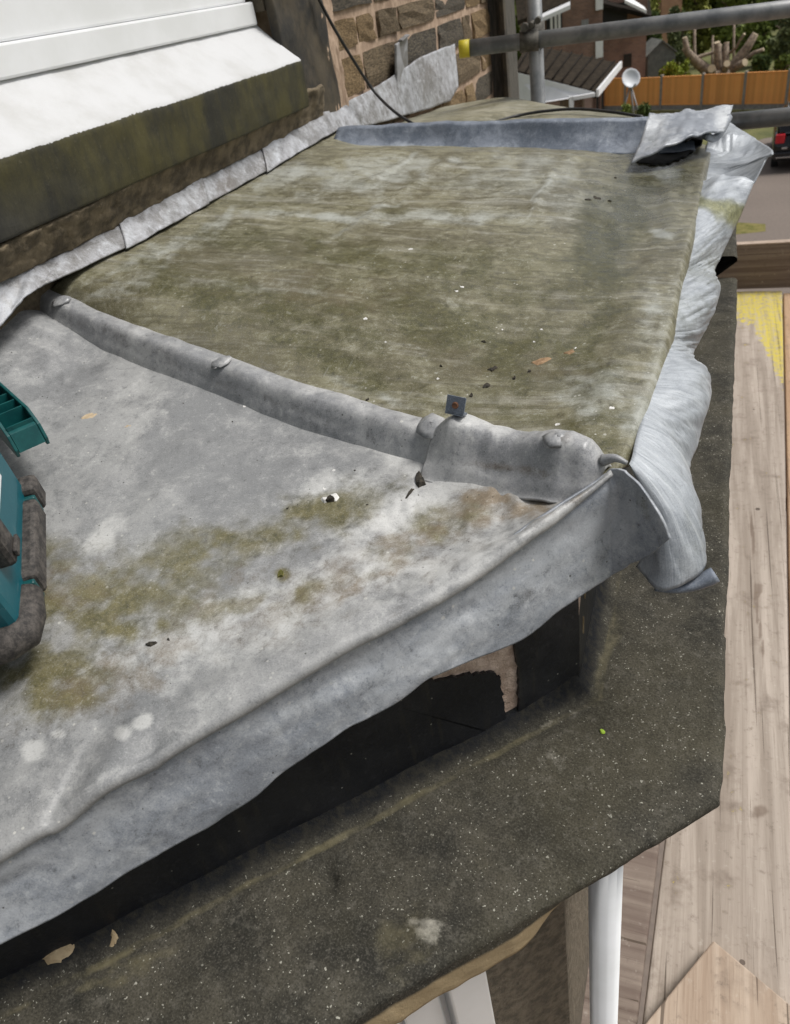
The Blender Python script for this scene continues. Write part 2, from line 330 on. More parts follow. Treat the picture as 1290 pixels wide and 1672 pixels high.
def mat_board(name, a, b, axis, yellow=None, dirt=.5):
    s = N(name); sc = [28, 28, 28]; sc[axis] = 1.2; v = s.coord(scale=tuple(sc)); v1 = s.coord(); n1 = s.noise(v, 1, 7, .6, .6); n2 = s.noise(v1, 9, 7, .65); n3 = s.noise(v, 7, 4, .6)
    col = s.mix(s.ramp(n1, .35, .68), a, b); col = s.mix(s.ramp(n3, .55, .75, 0, .4), col, (a[0] * .5, a[1] * .45, a[2] * .4))
    col = s.mix(s.ramp(n2, .52, .75, 0, dirt), col, (.19, .15, .12)); col = s.mix(s.math('MULTIPLY', s.speck(v1, 14, .13, .3), .85), col, (.07, .05, .04))
    ck = s.noise(s.coord(scale=tuple(70 if i_ != axis else .9 for i_ in range(3))), 1, 3, .5, .8); col = s.mix(s.ramp(ck, .66, .70, 0, .75), col, (.07, .05, .035)); n6 = s.noise(v1, 38, 7, .75); col = s.mix(s.ramp(n6, .54, .7, 0, .6), col, (.15, .12, .095)); col = s.mix(s.ramp(n6, .42, .28, 0, .4), col, (.62, .57, .5))
    if yellow:
        at = s.n('Attribute', attribute_name='stain'); sp = s.n('SeparateColor'); s.l(at.outputs['Color'], sp.inputs[0])
        yy = s.math('ADD', sp.outputs[0], s.math('ADD', s.math('MULTIPLY', s.math('SUBTRACT', n2, .5), 1.3), s.math('MULTIPLY', s.math('SUBTRACT', n6, .5), 2.6))); wr_ = s.ramp(s.math('ADD', s.math('MULTIPLY', n6, .6), s.math('MULTIPLY', s.noise(v, 3, 5, .7), .4)), .42, .56, .25, .95); col = s.mix(s.math('MULTIPLY', s.ramp(yy, .42, .62), wr_), col, s.mix(n3, (.58, .45, .015), (.60, .52, .16)))
        bb = s.math('ADD', sp.outputs[2], s.math('MULTIPLY', s.math('SUBTRACT', n2, .5), .5)); col = s.mix(s.ramp(bb, .4, .7, 0, .6), col, (.16, .115, .085))
    nb = s.bump(n1, .5, .004); nb = s.bump(n3, .4, .0015, nb)
    return s.done(col, .85, nb, 0, .25)
M_board = mat_board('scaffold_wood', (.31, .26, .215), (.475, .41, .35), 1, True, .95)
M_board2 = mat_board('scaffold_wood_warm', (.40, .26, .16), (.52, .36, .23), 1)
M_board3 = mat_board('toeboard_wood', (.16, .12, .10), (.28, .23, .19), 0)
M_board4 = mat_board('scaffold_wood_grey', (.40, .31, .24), (.54, .44, .36), 0)

# ------------------------------------------------------------------ the ground
GZ = -6.5
def mat_ground():
    s = N('tarmac'); v = s.coord(); n1 = s.noise(v, .5, 5, .6); n2 = s.noise(v, 14, 5, .7)
    col = s.mix(n1, (.15, .12, .10), (.22, .18, .15)); col = s.mix(s.ramp(n2, .4, .7, 0, .4), col, (.1, .085, .075))
    return s.done(col, .9, s.bump(n2, .4, .01))
def mat_grass():
    s = N('grass_soil'); v = s.coord(); n1 = s.noise(v, 1.2, 6, .65); n2 = s.noise(v, 9, 5, .7)
    col = s.mix(s.ramp(n1, .35, .65), (.07, .085, .02), (.16, .16, .05)); col = s.mix(s.ramp(n2, .45, .7, 0, .5), col, (.2, .15, .09)); return s.done(col, .95, s.bump(n2, .7, .05))
M_grass = mat_grass()
bm = bmesh.new(); bmesh.ops.create_grid(bm, x_segments=4, y_segments=4, size=250)
g = bm_finish('ground', bm, M_grass); g.location = (0, 200, GZ - .02); tag(g, kind='structure')
def sheet(name, poly, z, mat):
    bm = bmesh.new(); bm.faces.new([bm.verts.new((p[0], p[1], z)) for p in poly]); bmesh.ops.triangulate(bm, faces=bm.faces); o = bm_finish(name, bm, mat); return tag(o, kind='structure')
dr = [onz(px, py, GZ)[:2] for px, py in ((1160, 262), (1215, 236), (1248, 226), (1300, 218))]
sheet('driveway', [(-8, -20), (14, -20), (14, 26)] + [tuple(p) for p in dr[::-1]] + [(-8, 14)], GZ, mat_ground())

# ------------------------------------------------------------------ lead roof: key lines
A = np.array([-.935, .905, -.303]); D = np.array([-.055, .622, -.402])      # near hip, wall end and corner
B = np.array([-.935, 2.0, -.322]); Cc = np.array([.0, 2.05, -.394])          # far roll, wall end and corner
eave_px = [(1025, 754), (1042, 700), (1060, 645), (1077, 590), (1094, 520), (1103, 470), (1113, 420), (1126, 370), (1139, 310), (1150, 260), (1163, 222)]
EV = np.array([onz(a, b, -.402) for a, b in eave_px]); EV = smooth_poly(EV, 6)
hn = np.array([D[1] - A[1], -(D[0] - A[0]), 0]); hk = hn @ A
def onhip(px, py): d = ray(px, py); return d * (hk / (hn @ d))
HIP = np.array([onhip(a, b) for a, b in ((64, 494), (150, 535), (225, 565), (300, 592), (375, 621), (450, 649), (525, 676), (600, 701), (670, 721), (745, 740), (860, 764), (1000, 778))])
HIP = smooth_poly(HIP, 8); A = HIP[0].copy(); D = HIP[-1].copy()
def hip(f): return interp(HIP, np.asarray(f, float))
roof = thing('lead_roof', 'old grey lead sheet roof over the bay with green moss and lifted edges', 'roof', (-.5, 1.2, -.36))
def rel(P, o): return P - np.array(o.location)
RO = np.array([-.5, 1.2, -.36])
def rgrid(name, P, mat, stain=None, **kw):
    o = grid(name, P - RO, mat, roof, stain, **kw); return o

def blob(px, py, items, seed=0, geo=False):
    """sum of soft ellipses in surface-dirt maps; items (x, y, rx, ry, angle, amount)"""
    m = np.zeros_like(px)
    wx = (fbm(px / 50, py / 50, seed) - .5) * 110; wy = (fbm(px / 50 + 9, py / 40 + 4, seed + 2) - .5) * 80; rag = sstep(.3, .62, fbm(px / 34 + 3, py / 22, seed + 1, 5))
    for x, y, rx, ry, a, k in items:
        c, s_ = math.cos(math.radians(a)), math.sin(math.radians(a)); dx = px + wx * min(1, rx / 70) - x; dy = py + wy * min(1, ry / 60) - y
        u = (dx * c + dy * s_) / rx; v = (-dx * s_ + dy * c) / ry
        e = np.exp(-(u * u * .75 + v * v * .75) ** 1.2)
        if rx > 24 and not geo: e = e * (.6 + .55 * rag)
        m = np.maximum(m, k * e)
    return m

# line where the wall flashing meets the roof
top_px = [(-60, 482), (0, 456), (60, 426), (125, 396), (190, 362), (255, 327), (322, 290), (370, 266), (425, 240), (475, 212), (515, 192), (560, 176), (610, 150), (650, 124), (690, 97), (722, 84), (742, 78)]
bot_px = [(-60, 560), (0, 532), (35, 490), (75, 463), (205, 405), (270, 370), (336, 334), (385, 308), (434, 280), (490, 246), (545, 214), (556, 211), (590, 208), (650, 192), (700, 178), (735, 165), (748, 142)]
tops = np.array([onx(a, b - 6, -.958) for a, b in top_px]); bots = np.array([onx(a, b, -.925 if i < 11 else -.935) for i, (a, b) in enumerate(bot_px)])
# ---- front sheet
nu, nv = 200, 300
s_ = np.r_[np.linspace(0, 1, nu - 8), np.full(8, 1.0)]; t_ = np.linspace(-.02, 1.0, nv)
S, T = np.meshgrid(s_, t_, indexing='ij')
wallP = interp(np.vstack([bots[3:11], bots[10] + [0, .02, -.002]]), np.clip(T, 0, 1)) + np.array([-.018, 0, -.004])
eaveP = interp(EV, np.clip(T, 0, 1))
P = wallP * (1 - S[..., None]) + eaveP * S[..., None]
A2 = wallP[0, 6]; P += (hip(S[:, 0]) - (A2 + (EV[0] - A2) * S[:, :1]))[:, None] * ((1 - np.clip(T, 0, 1)) ** (4 + 26 * (1 - S) ** 2))[..., None]
P[..., 2] += (fbm(P[..., 0] * 5, P[..., 1] * 4, 1, 3) - .5) * .012 * np.sin(np.pi * np.clip(S, 0, 1)) ** .5
P[..., 2] += (fbm(P[..., 0] * 14, P[..., 1] * 14, 3, 2) - .5) * .005
px, py = pix(P)
P[..., 2] -= .022 * sstep(.0, .12, S) * sstep(.82, 1, T)
P[..., 2] += .006 * np.exp(-((S - .955) / .03) ** 2) * (.5 + fbm(T * 6, T * 0, 4, 2)) - .016 * blob(px, py, [(1040, 330, 70, 90, 20, 1), (1080, 270, 60, 40, 0, .8)], 1, True)
for (x0, y0, x1, y1, wd) in ((740, 258, 560, 385, 6), (668, 262, 590, 305, 4), (905, 278, 870, 345, 7)):      # deck joints telegraphing through
    L = np.hypot(x1 - x0, y1 - y0); ux, uy = (x1 - x0) / L, (y1 - y0) / L
    al = (px - x0) * ux + (py - y0) * uy; ac = -(px - x0) * uy + (py - y0) * ux
    P[..., 2] += .004 * np.exp(-(ac / wd) ** 2) * sstep(-10, 10, al) * (1 - sstep(L - 10, L + 10, al))
for k in range(8):                                                             # turned down at the eave
    a = (k + 1) / 8 * math.pi / 2; i = nu - 8 + k
    tp_ = sstep(.0, .05, T[i]); P[i, :, 0] += .010 * math.sin(a) * tp_; P[i, :, 2] -= (.016 * (1 - math.cos(a)) + .010 * (k / 7) ** 2) * tp_
px, py = pix(P)
moss = blob(px, py, [(660, 430, 380, 40, 6, .95), (430, 500, 300, 42, 16, 1.0), (760, 545, 300, 60, 14, 1.0), (900, 590, 170, 90, 0, .9), (1000, 375, 60, 120, 15, 1.1), (560, 600, 260, 22, 20, .9),
                     (960, 560, 60, 120, 20, .9), (980, 715, 70, 40, 0, 1.0), (760, 650, 200, 26, 14, .9), (1100, 275, 60, 40, 0, 1.1), (1000, 300, 60, 40, 0, .7), (420, 330, 150, 12, -25, .5),
                     (650, 300, 250, 14, 0, .6), (600, 345, 300, 12, 3, .7), (330, 430, 200, 26, -4, .6), (850, 480, 240, 30, 8, .8)], 2)
moss = np.maximum(moss, .34 + 0 * px) * (1 - .5 * sstep(330, 250, py))
pale = blob(px, py, [(980, 640, 75, 45, 15, .9), (1065, 500, 30, 60, 20, .8), (1040, 680, 25, 60, 15, .9), (1080, 560, 16, 160, 14, .6), (620, 285, 330, 40, 0, .75), (860, 290, 160, 40, -10, .6), (760, 355, 200, 12, 0, .8), (520, 355, 100, 8, 5, 1.0),
                     (900, 300, 110, 25, -20, .6), (240, 440, 120, 14, -30, .6), (300, 385, 200, 12, -26, .7), (1085, 285, 26, 16, 20, 1.2), (1080, 385, 24, 7, 12, 1.3), (600, 640, 80, 10, 18, .8), (730, 262, 280, 12, 0, .7), (960, 340, 120, 40, 0, .5),
                     (665, 264, 40, 4, -30, .9), (640, 330, 130, 5, -36, .7), (888, 305, 40, 4, -60, .9), (870, 345, 30, 4, -60, .8), (420, 470, 260, 10, 4, .45), (700, 500, 260, 9, 8, .4)], 4)
brown = blob(px, py, [(500, 470, 250, 40, 12, .5), (800, 600, 180, 30, 10, .5), (1080, 262, 60, 22, -12, .7), (700, 300, 16, 90, 36, .3)], 5)
wet = blob(px, py, [(1040, 320, 70, 60, 20, .9), (1000, 380, 50, 80, 15, .7), (1080, 280, 70, 30, 0, .9), (960, 300, 60, 30, 0, .4)], 6, True)
rgrid('lead_sheet', P, L_front, np.stack([moss, pale, brown, 1 - wet], -1))['label'] = 'olive stained front lead sheet with streaks'

# ---- near sheet with its drip edge (one continuous piece)
KC, KT = -.668, -.640
crease = [(0, 1380), (90, 1336), (160, 1276), (245, 1236), (280, 1212), (480, 1092), (560, 1046), (650, 1000), (760, 936), (850, 872), (915, 828), (960, 800), (998, 772)]
tip = [(0, 1540), (100, 1490), (250, 1402), (400, 1312), (470, 1256), (560, 1196), (640, 1150), (690, 1112), (720, 1098), (800, 1062), (850, 1038), (900, 1002), (950, 968), (1000, 940)]
CRp = np.array([on45(a, b, KC) for a, b in crease][::-1]); TPp = np.array([on45(a, b, KT) for a, b in tip][::-1])
def ext(p, n=1.35):
    d = p[-1] - p[-4]; d = d / np.linalg.norm(d); return np.vstack([p, [p[-1] + d * .30, p[-1] + d * .66]])
CRp = smooth_poly(ext(CRp), 4); TPp = smooth_poly(ext(TPp), 4)
nu, nv = 330, 210
u = np.linspace(0, 1, nu)
H = hip(1 - u)
E1 = interp(CRp, u); Tp = interp(TPp, u)
nS = 165
v = np.linspace(0, 1, nS)
Es = E1.copy(); kk = np.hanning(61); kk /= kk.sum()
for c_ in range(3): Es[:, c_] = np.convolve(np.pad(2 * 0 + E1[:, c_], 30, mode='reflect', reflect_type='odd'), kk, 'valid')
Es[0] = E1[0]
Pn = H[:, None] * (1 - v[None, :, None]) + Es[:, None] * v[None, :, None] + (E1 - Es)[:, None] * (v ** 9)[None, :, None]
U, V = np.meshgrid(u, v, indexing='ij')
Pn[..., 2] += (fbm(Pn[..., 0] * 6, Pn[..., 1] * 6, 2, 3) - .5) * .010 * np.sin(np.pi * V) ** .6 * sstep(0, .15, U)
Pn[..., 2] += .034 * sstep(.78, 1, U) * sstep(0, .06, V) * (1 - sstep(.2, .8, V))
Pn[..., 2] += (fbm(Pn[..., 0] * 18, Pn[..., 1] * 18, 5, 2) - .5) * .004
Pn[..., 2] += .003 * np.exp(-((V - .93) / .05) ** 2) * (.4 + 1.2 * fbm(U * 12, U * 0, 6, 2))
pxn, pyn = pix(Pn)
Pn[..., 2] -= .012 * blob(pxn, pyn, [(870, 800, 90, 40, -25, 1), (700, 850, 100, 50, -30, .6)], 3, True)
# the rim rounds over into a nose, and the drip hangs from behind it
out_n = np.array([1, -1, 0]) / math.sqrt(2)
rows = []
for k in range(1, 15):
    a = k / 14 * math.radians(165); rim = .0045 + .003 * fbm(u * 14, u * 0, 2, 2); tp_ = sstep(0, .06, u) * .8 + .2
    rows.append(E1 + out_n * (rim * tp_ * math.sin(a))[:, None] + np.array([0, 0, -1.0]) * (rim * tp_ * (1 - math.cos(a)))[:, None])
Pn = np.concatenate([Pn, np.stack(rows, 1)], 1)
pxn, pyn = pix(Pn)
moss = blob(pxn, pyn, [(490, 850, 150, 36, -20, .8), (330, 905, 190, 44, -18, .75), (170, 975, 190, 60, -8, .85), (90, 1120, 120, 50, -15, .85), (740, 850, 60, 30, -20, .9), (560, 845, 40, 25, 0, .8), (650, 900, 100, 30, -25, .5),
                       (500, 975, 60, 20, -25, .85), (380, 990, 70, 20, -20, .6), (215, 1025, 70, 24, 0, .95), (60, 1090, 130, 50, -10, .75), (640, 790, 60, 12, -20, .5), (80, 920, 90, 40, 0, .6), (460, 940, 14, 10, 0, 1.2), (105, 1135, 50, 24, 0, 1.05)], 3)
pale = blob(pxn, pyn, [(560, 950, 330, 56, -27, .95), (330, 1020, 220, 44, -24, .85), (650, 840, 130, 46, -25, .9), (560, 800, 80, 34, -20, .8), (178, 872, 46, 30, -20, 1.05), (240, 640, 50, 120, 20, .5), (150, 750, 50, 40, 0, .35), (460, 720, 120, 50, 20, .35),
                       (660, 755, 70, 24, 25, .9), (730, 930, 160, 30, -30, .8), (60, 1225, 18, 15, -20, 1.5), (98, 1198, 11, 7, 0, 1.4), (235, 1180, 16, 12, -20, 1.7), (206, 1196, 12, 14, 0, 1.2), (800, 930, 130, 18, -32, .7), (320, 1180, 150, 22, -28, .5), (900, 850, 80, 16, -35, .8), (330, 1150, 60, 30, -20, .5),
                       (540, 790, 22, 26, 0, .9), (120, 1290, 120, 14, -27, .45)], 4)
brown = blob(pxn, pyn, [(840, 800, 95, 45, -12, 1.15), (930, 795, 50, 18, -30, .9), (600, 930, 260, 60, -28, .55), (260, 1060, 250, 60, -26, .6), (800, 840, 60, 20, -10, .9), (100, 960, 130, 60, 0, .5), (300, 1250, 160, 14, -27, .3), (700, 1010, 200, 8, -28, .4), (590, 960, 90, 12, -28, .8), (690, 880, 60, 14, -28, .7)], 6)
rgrid('lead_sheet', Pn, L_near, np.stack([moss * 1.25, pale, brown], -1))['label'] = 'pale grey near lead sheet with moss and pale bloom'
# drip, running on past the corner as a pointed flare
ndc, nq = 360, 60
ud = np.r_[np.linspace(-.13, 0, 50)[:-1], np.linspace(0, 1, ndc - 49)]
w0 = np.clip(-ud / .13, 0, 1)
Eb = interp(CRp, np.clip(ud, 0, 1)); Tb = interp(TPp, np.clip(ud, 0, 1))
fx_t = smooth_poly([TPp[0], on45(1030, 922, -.625), on45(1062, 906, -.598), on45(1095, 881, -.572)], 10)
fx_c = smooth_poly([CRp[0], on45(1010, 764, -.664), on45(1029, 768, -.645)], 10)
Eb[ud < 0] = interp(fx_c, w0[ud < 0]); Tb[ud < 0] = interp(fx_t, w0[ud < 0])
qd = np.linspace(0, 1, nq)
Pd = Eb[:, None] * (1 - qd[None, :, None]) + Tb[:, None] * qd[None, :, None]
tuck = .007 * np.exp(-(qd / .10) ** 2) + .006 * np.sin(np.pi * qd) * (1 - qd)
Pd -= out_n * tuck[None, :, None]; Pd[..., 2] -= (.004 * np.exp(-(qd / .12) ** 2))[None]
Pd += out_n * ((fbm(ud[:, None] * 10 + 3, qd[None] * 1.6, 3, 3) - .5) * .012 * sstep(0, .5, qd)[None] + (fbm(ud[:, None] * 34, qd[None] * 3, 1, 3) - .5) * .004)[..., None]
Pd[..., 2] += ((fbm(ud * 30, ud * 0, 6, 3) - .5) * .003)[:, None] * sstep(.7, 1, qd)[None]
right = np.exp(-((w0 - 1) / .5) ** 2) * (w0 > 0)
Pd += np.array([.016, -.016, 0]) * (right[:, None] * np.sin(np.pi * qd)[None])[..., None] * .5                # belly of the free right edge
gx, gy = pix(Pd)
pale = blob(gx, gy, [(520, 1130, 120, 22, -30, .4), (60, 1440, 90, 30, -25, .4), (300, 1370, 60, 16, -28, .4), (780, 1010, 120, 14, -28, .5), (420, 1330, 70, 20, -28, .45), (230, 1390, 30, 24, 0, .5), (560, 1200, 60, 20, -28, .35), (1060, 880, 40, 12, -30, .6), (1075, 830, 10, 50, -25, .6), (960, 960, 60, 14, -30, .5), (700, 1090, 60, 12, -30, .5), (900, 920, 60, 30, -30, .3)], 5)
brown = blob(gx, gy, [(880, 970, 34, 20, -30, .75), (160, 1300, 60, 16, -25, .5), (250, 1265, 70, 14, -20, .45), (0, 1400, 60, 20, -20, .4), (500, 1110, 120, 7, -28, .4), (780, 950, 140, 6, -28, .4)], 6)
moss = blob(gx, gy, [(1050, 810, 10, 40, -25, .4)], 3)
rgrid('eave_flap', Pd, L_flap, np.stack([moss, pale, brown], -1))['label'] = 'blue grey drip flap hanging below the near sheet with a pointed corner'

# ---- far sheet beyond the far roll
nu, nv = 90, 70
u = np.linspace(0, 1, nu); v = np.linspace(0, 1, nv); U, V = np.meshgrid(u, v, indexing='ij')
Fa = B + np.array([0, .03, 0]) + (Cc - B) * u[:, None]
far_e = smooth_poly([(-.945, 3.045, -.398), ond(785, 164, 2.72), ond(830, 160, 2.55), ond(890, 170, 2.42), ond(950, 180, 2.22), ond(1000, 186, 2.10), ond(1050, 192, 2.02), (-.02, 2.14, -.40)], 5)
Pf = Fa[:, None] * (1 - v[None, :, None]) + interp(far_e, u)[:, None] * v[None, :, None]
Pf[..., 2] += (fbm(Pf[..., 0] * 6, Pf[..., 1] * 6, 2, 3) - .5) * .02 * np.sin(np.pi * V)
dn = []
for k in range(1, 9):
    q = k / 8; e = Pf[:, -1].copy(); e[:, 0] += .03 * q; e[:, 1] += .03 * q; e[:, 2] -= .10 * q; dn.append(e)
Pf = np.concatenate([Pf, np.stack(dn, 1)], 1); pxf, pyf = pix(Pf)
rgrid('lead_sheet', Pf, L_far, np.stack([blob(pxf, pyf, [(850, 190, 160, 12, 0, .5)], 1), blob(pxf, pyf, [(760, 190, 90, 10, -8, .5)], 2), np.zeros_like(pxf)], -1))['label'] = 'olive far lead sheet seen over the raised roll'

# ---- hip roll (half round over a timber roll) and its saddle end
def rollgrid(name, path, rad, hgt, mat, stain_items=None, na=40, lo=-1.15, hi=1.36, noise_a=.0035, seed=0, pw=3.8):
    path = np.asarray(path); n = len(path); t = np.gradient(path, axis=0); t /= np.linalg.norm(t, axis=1)[:, None]
    upv = np.array([0, 0, 1.0]); sd_ = np.cross(t, upv); sd_ /= np.linalg.norm(sd_, axis=1)[:, None]
    rows = []
    ang = np.linspace(lo, hi, na)
    rad = np.broadcast_to(rad, (n,)); hgt = np.broadcast_to(hgt, (n,))
    for a in ang:
        x = a; h = math.exp(-(abs(x) / .86) ** pw)
        rows.append(path + sd_ * (x * rad)[:, None] + upv * (h * hgt - (.010 * float(sstep(.72, 1.0, abs(a) / (hi if a > 0 else -lo)))))[:, None])
    Pg = np.stack(rows, 1); L = np.arange(n)[:, None] * 0.03
    Pg[..., 2] += (fbm(Pg[..., 0] * 22, Pg[..., 1] * 22, seed, 3) - .5) * noise_a * 2
    Pg += sd_[:, None] * ((fbm(Pg[..., 0] * 12 + 3, Pg[..., 1] * 12, seed + 1, 2) - .5) * noise_a * 1.5)[..., None]
    gx, gy = pix(Pg)
    st = np.zeros(gx.shape + (3,))
    if stain_items:
        for ch, it in stain_items.items(): st[..., ch] = blob(gx, gy, it, 3)
    return rgrid(name, Pg, mat, st)
fr_ = np.linspace(0, 1, 600); hx = np.array([pix(hip(f))[0] for f in fr_])
def f_at(px_): return float(np.interp(px_, hx, fr_))
fs = f_at(742)
o = rollgrid('hip_roll', hip(np.linspace(0, fs + .03, 190)), .0275, .029, L_roll, {1: [(120, 490, 60, 20, 20, .5), (420, 600, 300, 10, 22, .35), (725, 715, 40, 20, 20, .8)], 2: [(700, 700, 60, 10, 10, .3), (300, 600, 300, 9, 22, .3)]}, seed=1)
o['label'] = 'long grey lead roll running from the wall'
fq = np.linspace(fs - .012, .992, 120); hq = (fq - fq[0]) / (fq[-1] - fq[0])
rr = np.interp(hq, [0, .05, .2, .35, .6, .8, .93, 1], [.036, .035, .032, .030, .030, .029, .023, .013])
hh = np.interp(hq, [0, .04, .12, .2, .32, .5, .65, .8, .9, .96, 1], [.036, .044, .054, .049, .040, .038, .043, .044, .036, .022, .008])
o = rollgrid('saddle_cap', hip(fq), rr, hh, L_roll, {1: [(790, 690, 60, 20, 20, .8), (960, 740, 50, 20, 30, .6), (860, 720, 90, 10, 12, .4)], 2: [(830, 765, 60, 10, 10, .6), (915, 715, 20, 14, 0, .5)]}, na=60, lo=-1.45, hi=1.5, noise_a=.0065, seed=4, pw=3.2)
o['label'] = 'lumpy lead saddle cap dressed over the end of the roll'
# little folded ear at the corner
bm = bmesh.new(); ep = smooth_poly([onhip(985, 760) + [0, 0, .006], onhip(1004, 757) + [0, 0, .006], onhip(1024, 762) + [0, 0, .004]], 6); bm_tube(bm, ep - RO, np.linspace(.006, .002, len(ep)), 9); bm_finish('folded_ear', bm, L_roll, roof, True)

# ---- front eave skirt: wavy lead hanging loose
outer = [(1038, 925), (1070, 962), (1105, 958), (1140, 936), (1150, 912), (1148, 890), (1138, 850), (1128, 805), (1120, 780), (1128, 750), (1140, 720), (1150, 670), (1160, 632), (1152, 607), (1131, 582), (1140, 558), (1163, 512), (1177, 470), (1167, 442), (1180, 412), (1205, 360), (1226, 310), (1250, 262), (1261, 246), (1225, 222), (1188, 200)]
creasep = [(1026, 758), (1027, 757), (1029, 754), (1032, 745), (1034, 735), (1037, 720), (1041, 705), (1046, 690), (1050, 676), (1056, 658), (1062, 640), (1070, 612), (1076, 592), (1082, 570), (1087, 548), (1091, 530), (1098, 500), (1103, 475), (1108, 445), (1114, 420), (1125, 372), (1138, 312), (1147, 270), (1150, 255), (1155, 235), (1163, 212)]
def drip_pt(px_, py_, x0, z0, L):
    d = ray(px_, py_)      # |(t dx - x0, t dz - z0)| = L, far solution below the crease
    a = d[0] ** 2 + d[2] ** 2; b = -2 * (d[0] * x0 + d[2] * z0); c = x0 * x0 + z0 * z0 - L * L
    disc = b * b - 4 * a * c
    t = (-b + math.sqrt(disc)) / (2 * a) if disc > 0 else -b / (2 * a)
    return d * t
cr3, ou3 = [], []; DBG = False
for i, ((a, b), (c_, d_)) in enumerate(zip(outer, creasep)):
    cp = onz(c_, d_, -.416); cr3.append(cp)
    Lk = .098 if i > 4 else .125
    dp_ = drip_pt(a, b, cp[0], cp[2], Lk)
    if i < 13: wz_ = min(1, (13 - i) / 4); dp_ = onz(a, b, np.interp(i, [0, 1, 3, 6, 9, 12], [-.520, -.528, -.520, -.505, -.49, -.485])) * wz_ + dp_ * (1 - wz_)
    ou3.append(dp_)
    if DBG: print(i, cp.round(3), dp_.round(3))
ou_raw = np.array(ou3); cr3 = smooth_poly(cr3, 24); ou3 = smooth_poly(ou3, 24); n = len(cr3)
q = np.linspace(0, 1, 36)
dirv = ou3 - cr3
sag = np.cross(dirv, np.array([0, 1.0, 0])); sag /= np.linalg.norm(sag, axis=1)[:, None] + 1e-9; sag *= np.sign(sag[:, 0:1])
tt = np.linspace(0, 1, n)
bul = .016 + .010 * np.sin(tt * 30 + 1) * sstep(.2, .4, tt) * (1 - sstep(.72, .85, tt))
Ps = cr3[:, None] + dirv[:, None] * q[None, :, None] + sag[:, None] * (bul[:, None] * np.sin(np.pi * q) ** .8)[..., None]
Ps += sag[:, None] * ((fbm(tt[:, None] * 26 - q[None] * 2.6, q[None] * 1.2 + 0 * tt[:, None], 3, 3) - .5) * .009 * sstep(0, .3, q)[None])[..., None]
rid = 1 - np.abs(2 * fbm(tt[:, None] * 75 - q[None] * 4.5, q[None] * .9 + 0 * tt[:, None], 5, 3) - 1)
Ps += sag[:, None] * ((sstep(.72, 1.0, rid) * .0032 - .0015) * (np.sin(np.pi * np.clip(q, 0, 1)) ** .6)[None] * (.25 * sstep(.1, .25, tt) + .75 * sstep(.42, .6, tt))[:, None])[..., None]
gx, gy = pix(Ps)
moss = blob(gx, gy, [(1175, 345, 90, 17, 22, 1.25), (1150, 430, 60, 40, 0, .45), (1120, 510, 60, 60, 0, .4), (1165, 300, 20, 70, 20, .3), (1140, 860, 30, 50, 0, .3), (1130, 890, 30, 20, 0, .4)], 2, True)
pale = blob(gx, gy, [(1200, 240, 60, 40, 0, .5), (1100, 640, 50, 90, 0, .3), (1100, 930, 60, 20, 0, .5)], 3)
rgrid('eave_skirt', Ps, L_skirt, np.stack([moss, pale, moss * 0], -1), uv=np.stack(np.meshgrid(np.linspace(0, 1.7, n), np.linspace(0, .11, 36), indexing='ij'), -1) + np.stack([-q[None] * .03 * np.ones((n, 1)), np.zeros((n, 36))], -1))
# rolled tip at its near end
a0 = ou_raw[1] + 0; b0 = ray(1168, 938) * float((ou_raw[3] @ R)[2])
tl = np.linspace(0, 1, 20)[:, None]
tp = a0 + (b0 - a0) * tl + np.array([0, 0, 1.0]) * (-.008 * np.sin(np.pi * tl))
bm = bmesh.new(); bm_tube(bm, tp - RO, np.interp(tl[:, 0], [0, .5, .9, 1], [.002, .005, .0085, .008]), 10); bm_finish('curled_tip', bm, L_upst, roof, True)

# ---- far roll with its blue-grey upstand
fr0, fr1 = np.array([-.925, 2.03, -.285]), np.array([-.03, 2.02, -.345])
tpx = [(550, 214), (620, 209), (700, 207), (800, 204), (900, 202), (980, 200), (1055, 198)]
bpx = [(536, 240), (620, 246), (700, 250), (800, 256), (900, 254), (980, 250), (1060, 246)]
yb = np.linspace(1.955, 1.97, 7)
bot = smooth_poly([ony(a, b, y) for (a, b), y in zip(bpx, yb)], 10); top = smooth_poly([ony(a, b, y + .035) for (a, b), y in zip(tpx, yb)], 10)
endt = top[-1] + np.array([.10, .02, -.012]); endb = bot[-1] + np.array([.10, .02, -.012])
top = np.vstack([top, endt]); bot = np.vstack([bot, endb])
rows = []
for q_ in np.linspace(0, 1, 14):
    c_ = bot * (1 - q_) + top * q_; c_[:, 1] -= .022 * (1 - q_) ** 2; c_[:, 2] -= .006 * math.sin(math.pi * q_); rows.append(c_)
for q_ in np.linspace(0, 1, 10)[1:]:
    a_ = math.pi * q_; c_ = top.copy(); c_[:, 1] += .02 * (1 - math.cos(a_)); c_[:, 2] += .006 * math.sin(a_) - .045 * max(0, q_ - .5) * 2; rows.append(c_)
Pr = np.stack(rows, 1); Pr[..., 2] += (fbm(Pr[..., 0] * 15, Pr[..., 1] * 15, 2, 3) - .5) * .010; Pr[..., 1] += (fbm(Pr[..., 0] * 9, Pr[..., 2] * 9, 4, 2) - .5) * .014
gx, gy = pix(Pr)
rgrid('far_roll', Pr, L_upst, np.stack([gx * 0, blob(gx, gy, [(655, 245, 30, 12, 0, .8), (830, 240, 35, 14, 0, .6), (700, 256, 260, 7, 2, .7), (940, 225, 60, 14, 0, .5), (1000, 215, 60, 25, 0, .6)], 2), gx * 0], -1))['label'] = 'far roll with blue grey upstand facing the camera'

